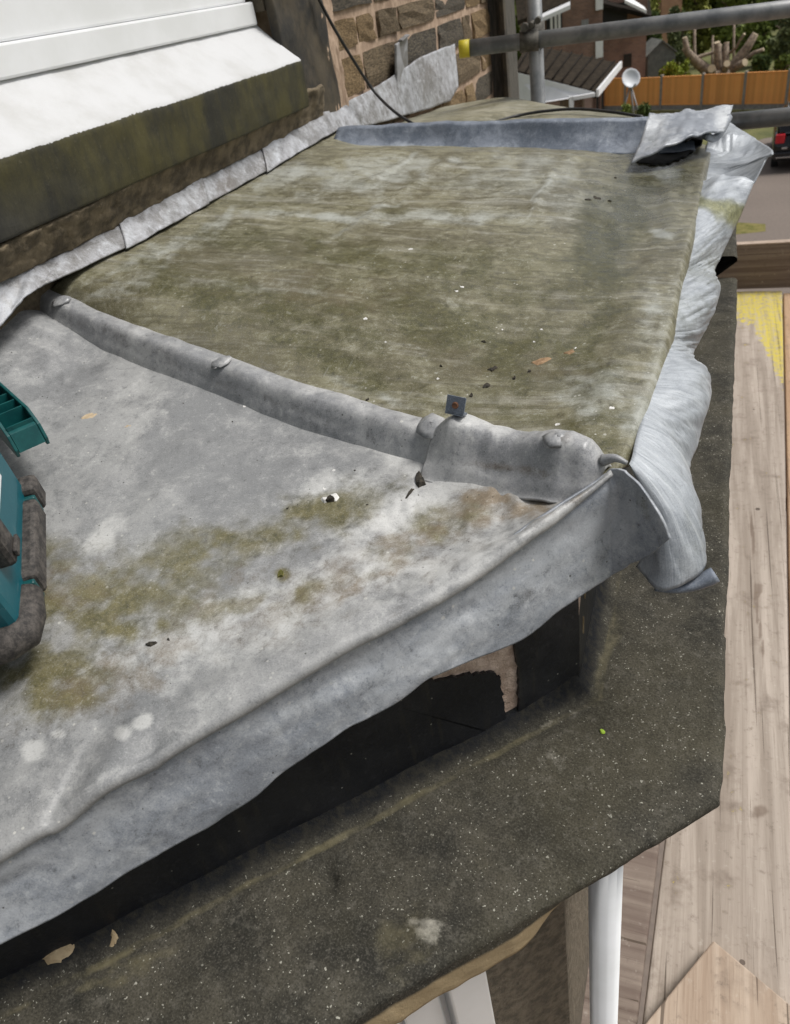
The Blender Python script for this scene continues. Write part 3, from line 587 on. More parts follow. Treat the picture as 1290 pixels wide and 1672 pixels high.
# ---- peeled flap at the far corner
pf_top = smooth_poly([ond(1060, 183, 1.70), ond(1090, 187, 1.70), ond(1120, 178, 1.71), ond(1150, 179, 1.71), ond(1197, 171, 1.70)], 9)
pf_bot = smooth_poly([ond(1030, 266, 1.58), ond(1068, 250, 1.56), ond(1105, 234, 1.55), ond(1140, 219, 1.56), ond(1182, 214, 1.60)], 9)
pf_mid = smooth_poly([ond(1047, 228, 1.645), ond(1082, 218, 1.63), ond(1118, 206, 1.62), ond(1150, 199, 1.63), ond(1190, 193, 1.65)], 9)
q = np.linspace(0, 1, 30)[None, :, None]
Pp = pf_top[:, None] * (1 - q) * (1 - 2 * q) + pf_mid[:, None] * 4 * q * (1 - q) + pf_bot[:, None] * q * (2 * q - 1)
Pp[..., 2] += (fbm(np.arange(Pp.shape[0])[:, None] * .22, np.arange(30)[None] * .14, 5, 3) - .5) * .012
Pp[..., 1] += (fbm(np.arange(Pp.shape[0])[:, None] * .15, np.arange(30)[None] * .3, 1, 2) - .5) * .02
gx, gy = pix(Pp)
rgrid('peeled_flap', Pp, L_flap, np.stack([blob(gx, gy, [(1060, 230, 25, 25, 0, .35)], 1), blob(gx, gy, [(1180, 195, 16, 24, 20, 1.1), (1070, 215, 30, 40, 0, .75), (1150, 188, 30, 8, 0, .7)], 2), gx * 0], -1), thick=.004)['label'] = 'lead flap peeled up at the far corner'
# black patch on the sheet paints the shaded hollow below the peeled flap
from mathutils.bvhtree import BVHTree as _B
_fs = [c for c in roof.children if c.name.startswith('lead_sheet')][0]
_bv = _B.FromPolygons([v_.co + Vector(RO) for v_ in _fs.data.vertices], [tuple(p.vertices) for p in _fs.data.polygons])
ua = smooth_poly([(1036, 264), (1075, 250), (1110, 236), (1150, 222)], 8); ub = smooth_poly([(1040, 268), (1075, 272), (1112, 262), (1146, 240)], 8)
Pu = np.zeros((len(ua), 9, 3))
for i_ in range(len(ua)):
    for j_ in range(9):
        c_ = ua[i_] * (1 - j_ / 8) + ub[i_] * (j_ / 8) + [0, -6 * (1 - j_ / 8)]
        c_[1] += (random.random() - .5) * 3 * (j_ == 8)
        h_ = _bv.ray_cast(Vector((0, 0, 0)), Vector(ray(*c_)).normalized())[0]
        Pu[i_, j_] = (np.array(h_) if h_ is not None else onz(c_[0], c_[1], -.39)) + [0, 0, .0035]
rgrid('hollow_shade', Pu, mat_simple('hollow_shade_black', (.004, .004, .004), (.014, .013, .008), 60, .8, .6, .002), None, thick=.001)
# lip joining the flap down to the skirt
box_pts = smooth_poly([ond(1152, 222, 1.60), ond(1166, 226, 1.62), ond(1178, 214, 1.63), ond(1190, 192, 1.66)], 6)
bm = bmesh.new(); bm_tube(bm, box_pts - RO, [.008] * len(box_pts), 8); bm_finish('folded_seam', bm, L_flap, roof, True)

# ---- fixings on the roll
def cap_mesh(seed, r):
    rs = random.Random(seed); bm = bmesh.new(); rows = []
    for k, (rr_, z) in enumerate(((1, 0), (1.02, .10), (.62, .22), (.3, .34), (0.02, .36))):
        rows.append([bm.verts.new(Vector((math.cos(a) * rr_ * r * rs.uniform(.72, 1.15), math.sin(a) * rr_ * r * rs.uniform(.6, .9), (z + rs.uniform(-.05, .12)) * r * .9))) for a in [2 * math.pi * i / 9 for i in range(9)]])
    for a, b in zip(rows, rows[1:]):
        for i in range(9): bm.faces.new((a[i], a[(i + 1) % 9], b[(i + 1) % 9], b[i]))
    bm.faces.new(rows[0][::-1]); return bm
def on_hip(px_, py_, h=.040):
    """point on the hip roll crown seen at that pixel"""
    best = None
    for f_ in np.linspace(0, 1, 400):
        p = hip(f_) + np.array([0, 0, h]); x, y = pix(p)
        d = abs(x - px_)
        if best is None or d < best[0]: best = (d, p)
    return best[1]
for i, (a, b, r) in enumerate(((105, 494, .019), (368, 588, .0165), (709, 698, .0225), (915, 722, .015))):
    p = on_hip(a, b, .029 if i < 3 else .040); o = bm_finish('fixing_cap', cap_mesh(i, r), L_roll, roof, True); o.location = p - RO + np.array([-.001, -.005, .001]); o.rotation_mode = 'QUATERNION'; o.rotation_quaternion = Vector((-.05, -.18, .98)).to_track_quat('Z', 'Y') @ Matrix.Rotation(i * 1.3, 3, 'Z').to_quaternion(); o.scale = (1, 1, 1.0)
# bent clip with a rusty rivet standing behind the roll
p = onz(742, 676, -.375)
bm = bmesh.new(); bm_box(bm, -.0105, .0105, -.001, .001, 0, .019, 0); bm_box(bm, -.0105, .009, -.001, .014, -.001, .001, 0)
o = bm_finish('lead_clip', bm, L_upst, roof); o.location = p - RO; o.rotation_euler = (-.35, .12, -.15)
bm = bmesh.new(); bmesh.ops.create_cone(bm, segments=12, radius1=.004, radius2=.003, depth=.003, cap_ends=True); r_ = bm_finish('rivet', bm, M_rust, o); r_.location = (0, -.002, .0095); r_.rotation_euler = (math.pi / 2, 0, 0)

# ------------------------------------------------------------------ wall flashing
flash = thing('wall_flashing', 'whitened strip of lead flashing dressed down the stone wall onto the roof', 'flashing', (-.94, 1.8, -.25)); FO = np.array(flash.location)
def flash_piece(t0, t1, seed, lift):
    tt = np.linspace(t0, t1, int(90 * (t1 - t0) * 3) + 12)
    a = np.stack([np.interp(tt, np.linspace(0, 1, 17), tops[:, i]) for i in range(3)], -1); b = np.stack([np.interp(tt, np.linspace(0, 1, 17), bots[:, i]) for i in range(3)], -1)
    q = np.linspace(0, 1, 22)[None, :, None]; P_ = a[:, None] * (1 - q) + b[:, None] * q
    P_[..., 0] += .001 * np.sin(np.pi * q[..., 0]) + lift * 1.5 + (fbm(tt[:, None] * 40, q[0, :, 0][None] * 1.2, seed, 2) - .5) * .006
    P_[..., 2] += (fbm(tt[:, None] * 45, q[0, :, 0][None] * 1.5 + 4, seed + 1, 3) - .5) * .005
    gx_, gy_ = pix(P_); st = np.zeros(gx_.shape + (3,)); st[..., 1] = .75 * fbm(gx_ / 16, gy_ / 60, seed, 4); st[..., 2] = blob(gx_, gy_, [(370, 300, 25, 25, 0, .6), (430, 262, 20, 20, 0, .5), (330, 315, 20, 25, 0, .4), (600, 190, 30, 25, 0, .35), (700, 120, 14, 40, 15, .5), (640, 150, 16, 30, 15, .5)], seed)
    return grid('flashing_strip', P_ - FO, L_flash, flash, st)
for i, (t0, t1) in enumerate(((0, 4.02 / 16), (3.96 / 16, 6.03 / 16), (5.97 / 16, 8.04 / 16), (7.95 / 16, 10.4 / 16), (10.3 / 16, 1))):
    flash_piece(t0, t1, i, .004 * (i % 2))

# ------------------------------------------------------------------ house wall with its sill, jamb and stones
house = thing('house_wall', 'brown stone house wall with thick pinkish mortar beside the roof', 'wall', (-1, 2, 0)); HO = np.array(house.location)
WX = -.972
box('mortar_bed', -1.30 - HO[0], WX - .007 - HO[0], 1.9 - HO[1], 4.05 - HO[1], GZ - HO[2], 1.6, M_mortar_pink, house)
box('wall_core', -1.30 - HO[0], WX - .004 - HO[0], -1.6 - HO[1], 1.9 - HO[1], GZ, -.2, M_mortar_brown, house)
meshes = []
for k in range(10):
    bm = bmesh.new(); bm_box(bm, -.5, .5, -.5, .5, -.5, .5, 0); bmesh.ops.subdivide_edges(bm, edges=bm.edges, cuts=2, use_grid_fill=True)
    for v_ in bm.verts:
        d = Vector((random.uniform(-.05, .07), random.uniform(-.02, .02), random.uniform(-.035, .035)))
        c_ = sum(abs(abs(x) - .5) < .01 for x in v_.co)
        if c_ > 1: v_.co *= .975 if c_ == 2 else .95
        v_.co += d
    me = bpy.data.meshes.new('stone_block'); bm.to_mesh(me); bm.free(); me.materials.append(M_stone[k % 4]); meshes.append(me)
z = -.62; row = 0; H0 = .118
while z < 1.0:
    y = 2.17 + random.uniform(-.02, .02); h = H0 * random.choice((.78, .9, 1.0, 1.12, 1.2))
    while y < 4.0:
        L = random.choice((.17, .22, .28, .34, .40)) * random.uniform(.9, 1.1)
        if y + L > 3.95: L = 4.04 - y
        if L < .08: break
        o = link('stone_block', random.choice(meshes), None, house); o.location = (WX - .047 - HO[0] + random.uniform(-.004, .006), y + L / 2 - HO[1], z + h / 2 - HO[2]); o.scale = (.09, max(.05, L - .022), h - .022)
        y += L
    z += h; row += 1
# rendered dark jamb next to the window
jb = np.linspace(0, 1, 40); JY, JZ = np.meshgrid(np.linspace(1.86, 2.15, 30), np.linspace(-.32, 1.0, 70), indexing='ij')
Pj = np.stack([WX + .012 + (fbm(JY * 12, JZ * 12, 1, 3) - .5) * .016, JY, JZ], -1); Pj[:, :, 1] += (fbm(JZ * 9, JY * 0, 2, 3) - .5) * .03 * (JY > 2.1)
grid('jamb_stone', Pj - HO, M_jamb, house, thick=.02)
# pink pointing strip between jamb and coursed stones
Pm = np.stack([WX + .010 + (fbm(JY * 30, JZ * 30, 3, 3) - .5) * .014, 2.12 + (JY - 1.86) * .32 + (fbm(JZ * 12, JZ * 0, 2, 3) - .5) * .03, JZ], -1)
grid('mortar_joint', Pm - HO, M_mortar_pink, house, thick=.015)
# mortar fillet under the sill
fb = tops.copy(); ft = np.array([onx(a, b - 46 + max(0, (a - 250)) * .02, -.935) for a, b in top_px])
tt = np.linspace(0, 10.1 / 16, 160); a = np.stack([np.interp(tt, np.linspace(0, 1, 17), ft[:, i]) for i in range(3)], -1); b = np.stack([np.interp(tt, np.linspace(0, 1, 17), fb[:, i]) for i in range(3)], -1)
q = np.linspace(-.3, 1.15, 20)[None, :, None]; Pm = a[:, None] * (1 - q) + b[:, None] * q
Pm[..., 0] += .012 + (fbm(tt[:, None] * 90, q[0, :, 0][None] * 4, 2, 4) - .5) * .010; Pm[..., 2] += (fbm(tt[:, None] * 60, q[0, :, 0][None] * 2, 5, 3) - .5) * .008
grid('mortar_fillet', Pm - HO, M_mortar_brown, house, thick=.01)
# stone sill: white painted weathering, mossy face
sy = np.linspace(-.8, 1.862, 260)
prof = [(-1.015, -.010), (-.99, -.036), (-.965, -.058), (-.94, -.079), (-.92, -.095), (-.911, -.101), (-.906, -.106), (-.904, -.112), (-.904, -.13), (-.9045, -.15), (-.905, -.17), (-.906, -.19), (-.908, -.205), (-.93, -.208), (-.96, -.21)]
prof = interp(prof, np.linspace(0, 1, 70))
Pl = np.stack([np.broadcast_to(prof[None, :, 0], (260, 70)), np.broadcast_to(sy[:, None], (260, 70)), np.broadcast_to(prof[None, :, 1], (260, 70))], -1).copy()
Pl[..., 0] += (fbm(Pl[..., 1] * 25, Pl[..., 2] * 25, 2, 3) - .5) * .004
Pl[..., 1] -= np.maximum(0, -.93 - Pl[..., 0]) * .0
edge_n = (fbm(sy * 10, sy * 0, 3, 4) - .5) * .005
st = np.zeros(Pl.shape); st[..., 0] = sstep(-.098, -.118, Pl[..., 2] + edge_n[:, None]); st[..., 1] = np.clip(sstep(1.2, .75, Pl[..., 1]) * .9 * sstep(-.13, -.2, Pl[..., 2]), 0, 1)
grid('window_sill', Pl - HO, M_sill, house, st, thick=0)
# sill end and body
prism('sill_end', [(x - HO[0], 1.862 - HO[1], z_ - HO[2]) for x, z_ in [(-1.015, -.030), (-.912, -.125), (-.912, -.203), (-1.015, -.207)]], (0, -.05, 0), M_jamb, house)
# weathered timber board at the house corner
post = thing('corner_post', 'dark weathered timber post at the end of the stone wall', 'post', (-.93, 4.1, GZ))
box('post_board', -.09, .02, -.06, .07, 0, 8.0, M_oldwood, post, .004); box('post_board', -.10, .0, .09, .30, 0, 8.0, M_oldwood, post, .004); box('cover_strip', .015, .035, -.11, -.062, 0, 8.0, M_jamb, post, .003)

# white window above the sill
win = thing('upvc_window', 'white plastic window frame sitting on the painted sill', 'window', (-1, .5, -.03)); WO = np.array(win.location)
def wbox(nm, x0, x1, y0, y1, z0, z1, m, par=win, bev=.004): return box(nm, x0 - WO[0], x1 - WO[0], y0 - WO[1], y1 - WO[1], z0 - WO[2], z1 - WO[2], m, par, bev)
wbox('frame_cill', -1.06, -.992, -.8, 1.852, -.024, .022, M_upvc); wbox('bottom_rail', -1.07, -1.003, -.8, 1.84, .0225, .078, M_upvc)
wbox('gasket', -1.07, -1.012, -.8, 1.83, .0785, .084, M_gasket, bev=.0); wbox('sash_rail', -1.08, -1.010, -.8, 1.83, .0845, .16, M_upvc, bev=.012)
wbox('side_jamb', -1.08, -1.006, 1.78, 1.84, .1605, 1.4, M_upvc); wbox('glass_pane', -1.06, -1.05, -.8, 1.78, .1605, 1.4, M_glass, bev=0)
wbox('reveal_lining', -1.10, -.97, 1.853, 1.868, .0, 1.4, M_jamb, bev=0)

# scrap of lead wedged in a joint
p = onx(655, 98, WX + .02)
o = box('lead_wedge', -.004, .004, -.075, .085, -.06, .055, L_flash, None, .002); o.location = p; o.rotation_euler = (.06, .15, .1); tag(o, 'bent pale scrap of lead tucked into the stone wall', 'lead scrap')
o2 = box('wedge_lip', -.002, .012, -.03, .08, .056, .061, L_flash, o, .001)

# ------------------------------------------------------------------ bay beneath the roof
bay = thing('bay_window', 'soot black stone bay with mossy projecting ledge and white window below', 'bay window', (-.4, .6, -.7)); BO = np.array(bay.location)
ZL, KI, KU = -.705, -.673, -.696
nb45 = np.array([-1, 1, 0]) / math.sqrt(2)
def chip(pts, amp=.004, n=7, seed=0):
    r = random.Random(seed); o_ = []
    for i in range(len(pts)):
        a_, b_ = np.array(pts[i]), np.array(pts[(i + 1) % len(pts)])
        for k in range(n):
            c_ = a_ + (b_ - a_) * k / n
            if k: c_ = c_ + np.array([r.uniform(-amp, amp) * .7, r.uniform(-amp, amp) * .7, r.uniform(-amp, amp)]) @ (np.eye(3) - np.outer(nb45, nb45))
            o_.append(c_)
    return o_
def k45(pxs, k): return [on45(a, b, k) for a, b in pxs]
c1 = np.array([KI + .597, .597, ZL])                                   # inner arris foot
jl = [on45(814, 1100, KU), on45(838, 1215, KU)]
far_l = np.array([-1.0, -1.0 - KU, 0])
L_top = [on45(640, 1152, KU), on45(700, 1112, KU), on45(760, 1102, KU), on45(806, 1098, KU), on45(818, 1110, KU), on45(824, 1160, KU), on45(834, 1212, KU)]
lt = L_top[0]; left_poly = [np.array([-.95, -.95 - KU, -.69 + .02]), np.array([-.95, -.95 - KU, ZL - .02])]
poly = [np.array([-.95, -.95 - KU, -.66])] + [on45(0, 1520, KU), on45(300, 1345, KU), on45(520, 1215, KU)] + L_top + [np.array([jl[1][0], jl[1][0] - KU, ZL - .02]), np.array([-.95, -.95 - KU, ZL - .02])]
poly = [p + np.array([0, 0, 0.0]) for p in poly]
prism('stone_block', [p - BO for p in chip(poly, .0022, 9, 1)], nb45 * .07, M_black, bay, 0)['label'] = 'black painted stone with its top edge flaked off'
FXa = c1[0] - .017
R_poly = [on45(838, 1040, KU), on45(848, 1110, KU), on45(846, 1160, KU), on45(858, 1200, KU)]
yr = R_poly[-1][1]
poly = [R_poly[0] + np.array([0, 0, .05])] + R_poly[:3] + [np.array([yr + KU, yr, ZL - .02]), np.array([FXa, FXa - KU, ZL - .02]), np.array([FXa, FXa - KU, -.47]) , np.array([R_poly[0][0], R_poly[0][1], -.47])]
prism('stone_block', [p - BO for p in chip(poly[1:], .002, 8, 2)], nb45 * .07, M_black, bay, 0)
mp = [np.array([-.95, -.95 - KU, ZL]), np.array([-.95, -.95 - KU, -.66])] + [np.array([x, x - KU, z_]) for x, z_ in ((-.5, -.56), (-.3, -.51), (-.12, -.46), (-.08, -.45))] + [np.array([FXa - .006, FXa - .006 - KU, ZL])]
prism('mortar_backing', [p - BO + nb45 * .004 for p in mp], nb45 * .05, mat_simple('exposed_mortar', (.44, .32, .245), (.68, .53, .43), 45, .9, 1.0, .006, 220), bay)
# black paint left on the arris, flaked patches
# front upstand
FXU = c1[0] - .017
box('stone_block', FXU - .08 - BO[0], FXU - BO[0], FXa - KU - BO[1], 1.30 - BO[1], ZL - .02 - BO[2], -.45 - BO[2], M_black, bay, .006)
box('stone_block', FXU - .08 - BO[0], FXU + .004 - BO[0], 1.305 - BO[1], 2.1 - BO[1], ZL - .02 - BO[2], -.45 - BO[2], M_black, bay, .006)
for (x, y, z0, z1, w_) in ((0, .648, -.60, -.545, .006), (0, .632, -.64, -.615, .004)):
    o = prism('bare_patch', [(FXU - .001 - BO[0], y - BO[1], z0 - BO[2]), (FXU - .001 - BO[0], y + w_ - BO[1], z0 + .02 - BO[2]), (FXU - .001 - BO[0], y + w_ * .7 - BO[1], z1 - BO[2]), (FXU - .001 - BO[0], y - w_ * .4 - BO[1], z1 - .02 - BO[2])], (.0025, 0, 0), M_sand, bay)

# projecting ledge: cross-section swept along the cant and the front
def ledge(name, path, ns, seed, zoff=0.0, closed=True):
    """path: list of (inner xy, outer xy)"""
    inn = interp([p[0] for p in path], np.linspace(0, 1, ns)); ou = interp([p[1] for p in path], np.linspace(0, 1, ns))
    w_ = np.r_[np.linspace(-.26, .93, 46), np.linspace(.95, .998, 5), np.full(14, 1.0), [.9, .3]]
    zz = np.r_[np.zeros(46), [-.0006, -.0014, -.0026, -.0042, -.0065], np.linspace(-.010, -.055, 14), [-.058, -.058]]
    P_ = np.zeros((ns, len(w_), 3)); P_[..., :2] = inn[:, None] * (1 - w_[None, :, None]) + ou[:, None] * w_[None, :, None]; P_[..., 2] = ZL + zz[None] + zoff
    P_[..., 2] += (fbm(P_[..., 0] * 14, P_[..., 1] * 14, seed, 4) - .5) * .008
    cove = .052 * np.clip((.05 - w_) / .27, 0, 1)[None] ** 1.9 * (.85 + .3 * fbm(P_[..., 0] * 16, P_[..., 1] * 16, 3, 3)); P_[..., 2] += cove
    dirn = ou - inn; dirn /= np.linalg.norm(dirn, axis=1)[:, None]
    ed = (fbm(np.linspace(0, ns / 30, ns), np.zeros(ns), seed + 2, 4) - .5) * .0045
    P_[..., :2] += dirn[:, None] * (ed[:, None] * sstep(.6, 1, w_)[None])[..., None] + dirn[:, None] * ((fbm(np.linspace(0, ns / 8, ns)[:, None], P_[..., 2] * 40, seed, 3) - .5) * .005 * (w_ >= .99)[None])[..., None]
    gx_, gy_ = pix(P_)
    P_[..., :2] -= dirn[:, None] * ((np.clip((np.arange(len(w_)) - 52) / 12, 0, 1)[None] * sstep(840, 1040, gx_) * .05)[..., None])
    P_[..., 2] -= .010 * blob(gx_, gy_, [(540, 1434, 11, 22, -10, 1)], 1) * (w_ < .95)
    P_[..., 2] += .008 * blob(gx_, gy_, [(693, 1520, 26, 26, 0, 1)], 1) * (w_ < .95)
    st = np.zeros(P_.shape)
    st[..., 0] = np.maximum(np.exp(-((w_[None] - .045 + .035 * (fbm(gx_ / 40, gy_ / 40, 6, 3) - .5)) / .028) ** 2) * (.55 + .5 * fbm(gx_ / 45, gy_ / 45, 1, 4)) * (.3 + fbm(gx_ / 60, gy_ / 60, 3, 3)), blob(gx_, gy_, [(190, 1590, 120, 14, -27, .55), (660, 1530, 60, 60, 0, .5), (800, 1380, 60, 60, 0, .3), (990, 1080, 12, 90, 18, .6)], 2))
    st[..., 1] = blob(gx_, gy_, [(693, 1520, 26, 26, 0, .75), (900, 1180, 60, 12, -25, .5), (1075, 1220, 60, 50, 0, .3), (640, 1330, 90, 40, -30, .25), (1040, 1045, 40, 6, 30, .4), (905, 1240, 50, 40, 0, .35)], 3)
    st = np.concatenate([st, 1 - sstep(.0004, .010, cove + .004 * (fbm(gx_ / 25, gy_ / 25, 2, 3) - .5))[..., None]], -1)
    st[..., 2] = np.maximum(sstep(-.012, -.03, P_[..., 2] - ZL - zoff) * (w_ > .99)[None] * sstep(1150, 950, gx_) * .9, blob(gx_, gy_, [(655, 1560, 18, 18, 0, .4)], 2)) * np.where(zoff == 0, 1, .6)
    return grid(name, P_ - BO, M_ledge, bay, st, thick=0)
oc = onz(1180, 1305, ZL)[:2]; on_l = onz(560, 1670, ZL)[:2]; dl = (on_l - oc); dl = dl / np.linalg.norm(dl)
of1 = onz(1189, 1040, ZL)[:2]; of2 = onz(1205, 452, ZL)[:2]
ci = c1[:2]
yj = .725; xi = lambda y: oc[0] + (of2[0] - oc[0]) * (y - oc[1]) / (of2[1] - oc[1])
ledge('ledge_stone', [(ci + np.array([-1, -1]) * .75, oc + dl * 1.06), (ci, oc), (np.array([ci[0], yj]), np.array([xi(yj), yj]))], 330, 2)['label'] = 'mossy corner ledge stone with white lichen specks'
ledge('ledge_stone', [(np.array([ci[0], yj - .002]), np.array([xi(yj - .002) - .002, yj - .002])), (np.array([ci[0], of2[1]]), of2)], 260, 2, -.0012)
ledge('ledge_stone', [(np.array([ci[0], of2[1] + .005]), of2 + np.array([-.004, .005])), (np.array([ci[0], 2.75]), np.array([of2[0] - .004, 2.75]))], 90, 6, .05)['label'] = 'raised dark ledge stone at the far end'
# wall below the ledge
KW = -.585
wl = [np.array([-.95, -.95 - KW]), np.array([-.06 - .04, -.06 - .04 - KW]), np.array([-.06 - .04, 2.4]), np.array([-.95, 2.9])]
prism('bay_wall', [(p[0] - BO[0], p[1] - BO[1], ZL - .07 - BO[2]) for p in wl], (0, 0, GZ + .77), M_roughcast, bay)
# white window frame set in the cant
def on_cant(a, b, k=KW + .004): return on45(a, b, k)
x1c = on_cant(783, 1620)[0]
def cant_box(nm, xa, xb, za, zb, d0, d1, m, par):
    pts = [np.array([x, x - KW, z_]) for x, z_ in ((xa, za), (xb, za), (xb, zb), (xa, zb))]; o_ = -nb45
    return prism(nm, [p + o_ * d0 - BO for p in pts], o_ * (d1 - d0), m, par, .003)
fr = cant_box('window_frame', x1c - .9, x1c, -2.2, -.8, .002, .006, M_upvc, bay)
cant_box('side_rail', x1c - .035, x1c, -2.2, -.8, .0065, .035, M_upvc, fr)
for k in range(5): cant_box('cover_board', x1c - .075 - k * .038, x1c - .041 - k * .038, -2.2, -.8, .0065, .022, M_upvc, fr)
# white downpipe at the corner
pp = onz(986, 1650, -1.25); dp = thing('downpipe', 'white plastic downpipe on the corner of the bay below the ledge', 'downpipe', (pp[0], pp[1], -.8))
tube('pipe', [(0, 0, .07), (0, 0, GZ + .8)], .020, M_upvc, dp); tube('pipe_collar', [(0, 0, -.60), (0, 0, -.66)], .024, M_upvc, dp)

# ------------------------------------------------------------------ scaffolding
tb = thing('scaffold_guardrail', 'grey scaffold tube with yellow end cap crossing above the far roof', 'scaffold tube', ond(870, 68, 2.43)); TO = np.array(tb.location)
e0, e1 = ond(756, 80, 2.46), ond(1290, 14, 2.27); ex = e1 + (e1 - e0) * .9
tube('tube', [e0 - TO, ex - TO], .0242, M_tube, tb, 20)
dv = (e0 - e1) / np.linalg.norm(e0 - e1)
tube('end_cap', [e0 - dv * .022 - TO, e0 + dv * .012 - TO], .0258, M_yellow, tb, 20)
std = thing('scaffold_standard', 'upright grey scaffold tube rising behind the far end of the roof', 'scaffold tube', ond(876, 100, 2.48)); SO = np.array(std.location)
tube('tube', [(0, 0, GZ - SO[2]), (0, 0, 1.5)], .0242, M_tube, std, 20)
tube('base_plate', [(0, 0, GZ - SO[2] + .001), (0, 0, GZ - SO[2] + .012)], .075, M_coupler, std, 4)
cp_ = thing('scaffold_coupler', 'rusty grey coupler clamping the guardrail to the upright tube', 'coupler', ond(871, 58, 2.42))
bm = bmesh.new(); bm_tube(bm, [Vector(-dv * .030), Vector(dv * .030)], .031, 16); bm_finish('clamp_half', bm, M_coupler, cp_, True).location = np.array(e0 + (e1 - e0) * ((871 - 756) / (1290 - 756)) - np.array(cp_.location))
tube('clamp_half', [(0, .03, -.035), (0, .03, .035)], .032, M_coupler, cp_, 16)
tube('bolt', [(0, -.035, .03), (0, .0, .035)], .009, M_coupler, cp_, 8); tube('nut', [(-.02, -.03, .028), (-.02, -.045, .028)], .014, M_coupler, cp_, 6); tube('bolt', [(.02, -.03, .04), (.02, -.01, .042)], .010, M_coupler, cp_, 8)
lw = thing('lower_guardrail', 'lower grey scaffold tube passing behind the peeled lead flap', 'scaffold tube', ond(1245, 193, 2.2)); LO = np.array(lw.location)
f0, f1 = ond(1150, 203, 2.26), ond(1290, 190, 2.16); tube('tube', [f0 - LO, f1 + (f1 - f0) * 3 - LO], .0242, M_tube, lw, 20)
# boards of the deck
DZ = -1.6
def deck_board(name, near_l, near_r, far_r, far_l, mat, z, label, stain_fn=None, thick=.038):
    nu_, nv_ = 30, 160
    q_ = np.linspace(0, 1, nu_)[:, None, None]; t2 = np.linspace(0, 1, nv_)[None, :, None]
    a_ = np.array(near_l) * (1 - t2) + np.array(far_l) * t2; b_ = np.array(near_r) * (1 - t2) + np.array(far_r) * t2
    XY = a_ * (1 - q_) + b_ * q_
    P_ = np.concatenate([XY, np.full(XY.shape[:2] + (1,), z)], -1)
    P_[..., 2] += (fbm(P_[..., 0] * 10, P_[..., 1] * 2, 2, 2) - .5) * .006
    # rounded long edges with real thickness
    rows_ = [P_[0] + [(-.003), 0, -thick], P_[0] + [-.004, 0, -.006], P_[0] + [-.002, 0, -.001]] + list(P_) + [P_[-1] + [.002, 0, -.001], P_[-1] + [.004, 0, -.006], P_[-1] + [.003, 0, -thick]]
    P_ = np.stack(rows_, 0)
    P_ = np.concatenate([(P_[:, :1] * [1, 1, 0] + [0, 0, z - thick]), P_, (P_[:, -1:] * [1, 1, 0] + [0, 0, z - thick])], 1)
    o_ = tag(grid(name, P_, mat, None, stain_fn(P_) if stain_fn else np.zeros(P_.shape), thick=0), label, 'scaffold board'); return setloc(o_, P_[P_.shape[0] // 2, P_.shape[1] // 2])
def ystain(P_):
    gx_, gy_ = pix(P_); st = np.zeros(P_.shape)
    edge = 560 + (gx_ - 1205) * 0 ; 
    ylim = np.interp(gx_, [1205, 1230, 1245, 1258, 1268, 1276], [520, 528, 560, 590, 610, 620])
    st[..., 0] = sstep(26, -26, gy_ - ylim)
    st[..., 2] = blob(gx_, gy_, [(1228, 870, 4, 50, -4, .9), (1238, 1010, 4, 90, -6, .9), (1240, 960, 9, 10, 0, .9), (1242, 1325, 14, 12, 0, .9)], 2)
    return st
r0, r1 = onz(1285, 1100, DZ)[:2], onz(1276, 475, DZ)[:2]
dirb = (r1 - r0) / np.linalg.norm(r1 - r0); nrm = np.array([-dirb[1], dirb[0]])
nr = r0 - dirb * (r0[1] + .6); W_ = .245
deck_board('scaffold_board', nr + nrm * W_, nr, r1, r1 + nrm * W_ * .93, M_board, DZ, 'long pale scaffold board with a yellow painted far end', ystain)
off = -nrm * .014
deck_board('scaffold_board', nr + off, nr + off - nrm * .22, r1 + off - nrm * .22 - dirb * .02, r1 + off - dirb * .02, M_board2, DZ - .004, 'reddish brown scaffold board along the right edge')
off = -nrm * .25
lo = nrm * (W_ + .012)
deck_board('scaffold_board', nr + lo + nrm * .22, nr + lo, nr + lo + dirb * 3.9, nr + lo + nrm * .22 + dirb * 3.9, M_board3, DZ - .01, 'dark inner scaffold board half hidden below the stone ledge')
# board lapped on top along the cant
cA, cB = onz(1165, 1535, DZ + .045)[:2], onz(1290, 1640, DZ + .045)[:2]
e_ = (cB - cA) / np.linalg.norm(cB - cA); al = np.array([-e_[1], e_[0]]); al = al if al[0] + al[1] < 0 else -al
Wc = .225
bm = bmesh.new()
pts = [cA, cA + e_ * Wc, cA + e_ * Wc + al * 2.4, cA + al * 2.4]
o = prism('scaffold_board', [(p[0], p[1], DZ + .045) for p in pts], (0, 0, -.038), mat_board('scaffold_wood_cross', (.36, .27, .20), (.52, .42, .33), 1), None, .003); setloc(o, (cA[0], cA[1], DZ + .02)); tag(o, 'short scaffold board lapped across the others at bottom right', 'scaffold board')
# toe board across the far end of the deck
ta, tb_ = onz(1196, 472, DZ + .02), onz(1300, 468, DZ + .02)
ya = ta[1] + .06
o = box('toe_board', -.32, .9, -.019, .019, 0, .232, M_board3, None, .003); o.location = (ta[0], ya, DZ + .002); tag(o, 'dark toe board standing on edge across the end of the deck', 'toe board')
box('pale_edge', -.32, .9, -.021, .021, .2325, .240, M_board4, o, .001)
# transoms carrying the deck
for i, y in enumerate((.35, 2.4, 4.1)):
    t = tube('scaffold_transom', [(-.08, 0, 0), (1.3, 0, 0)], .0242, M_tube, None, 12); t.location = (0, y, DZ - .075); tag(t, 'grey scaffold tube under the ' + ('near end', 'middle', 'far end')[i] + ' of the deck boards', 'scaffold tube', 'tubes under the scaffold deck')

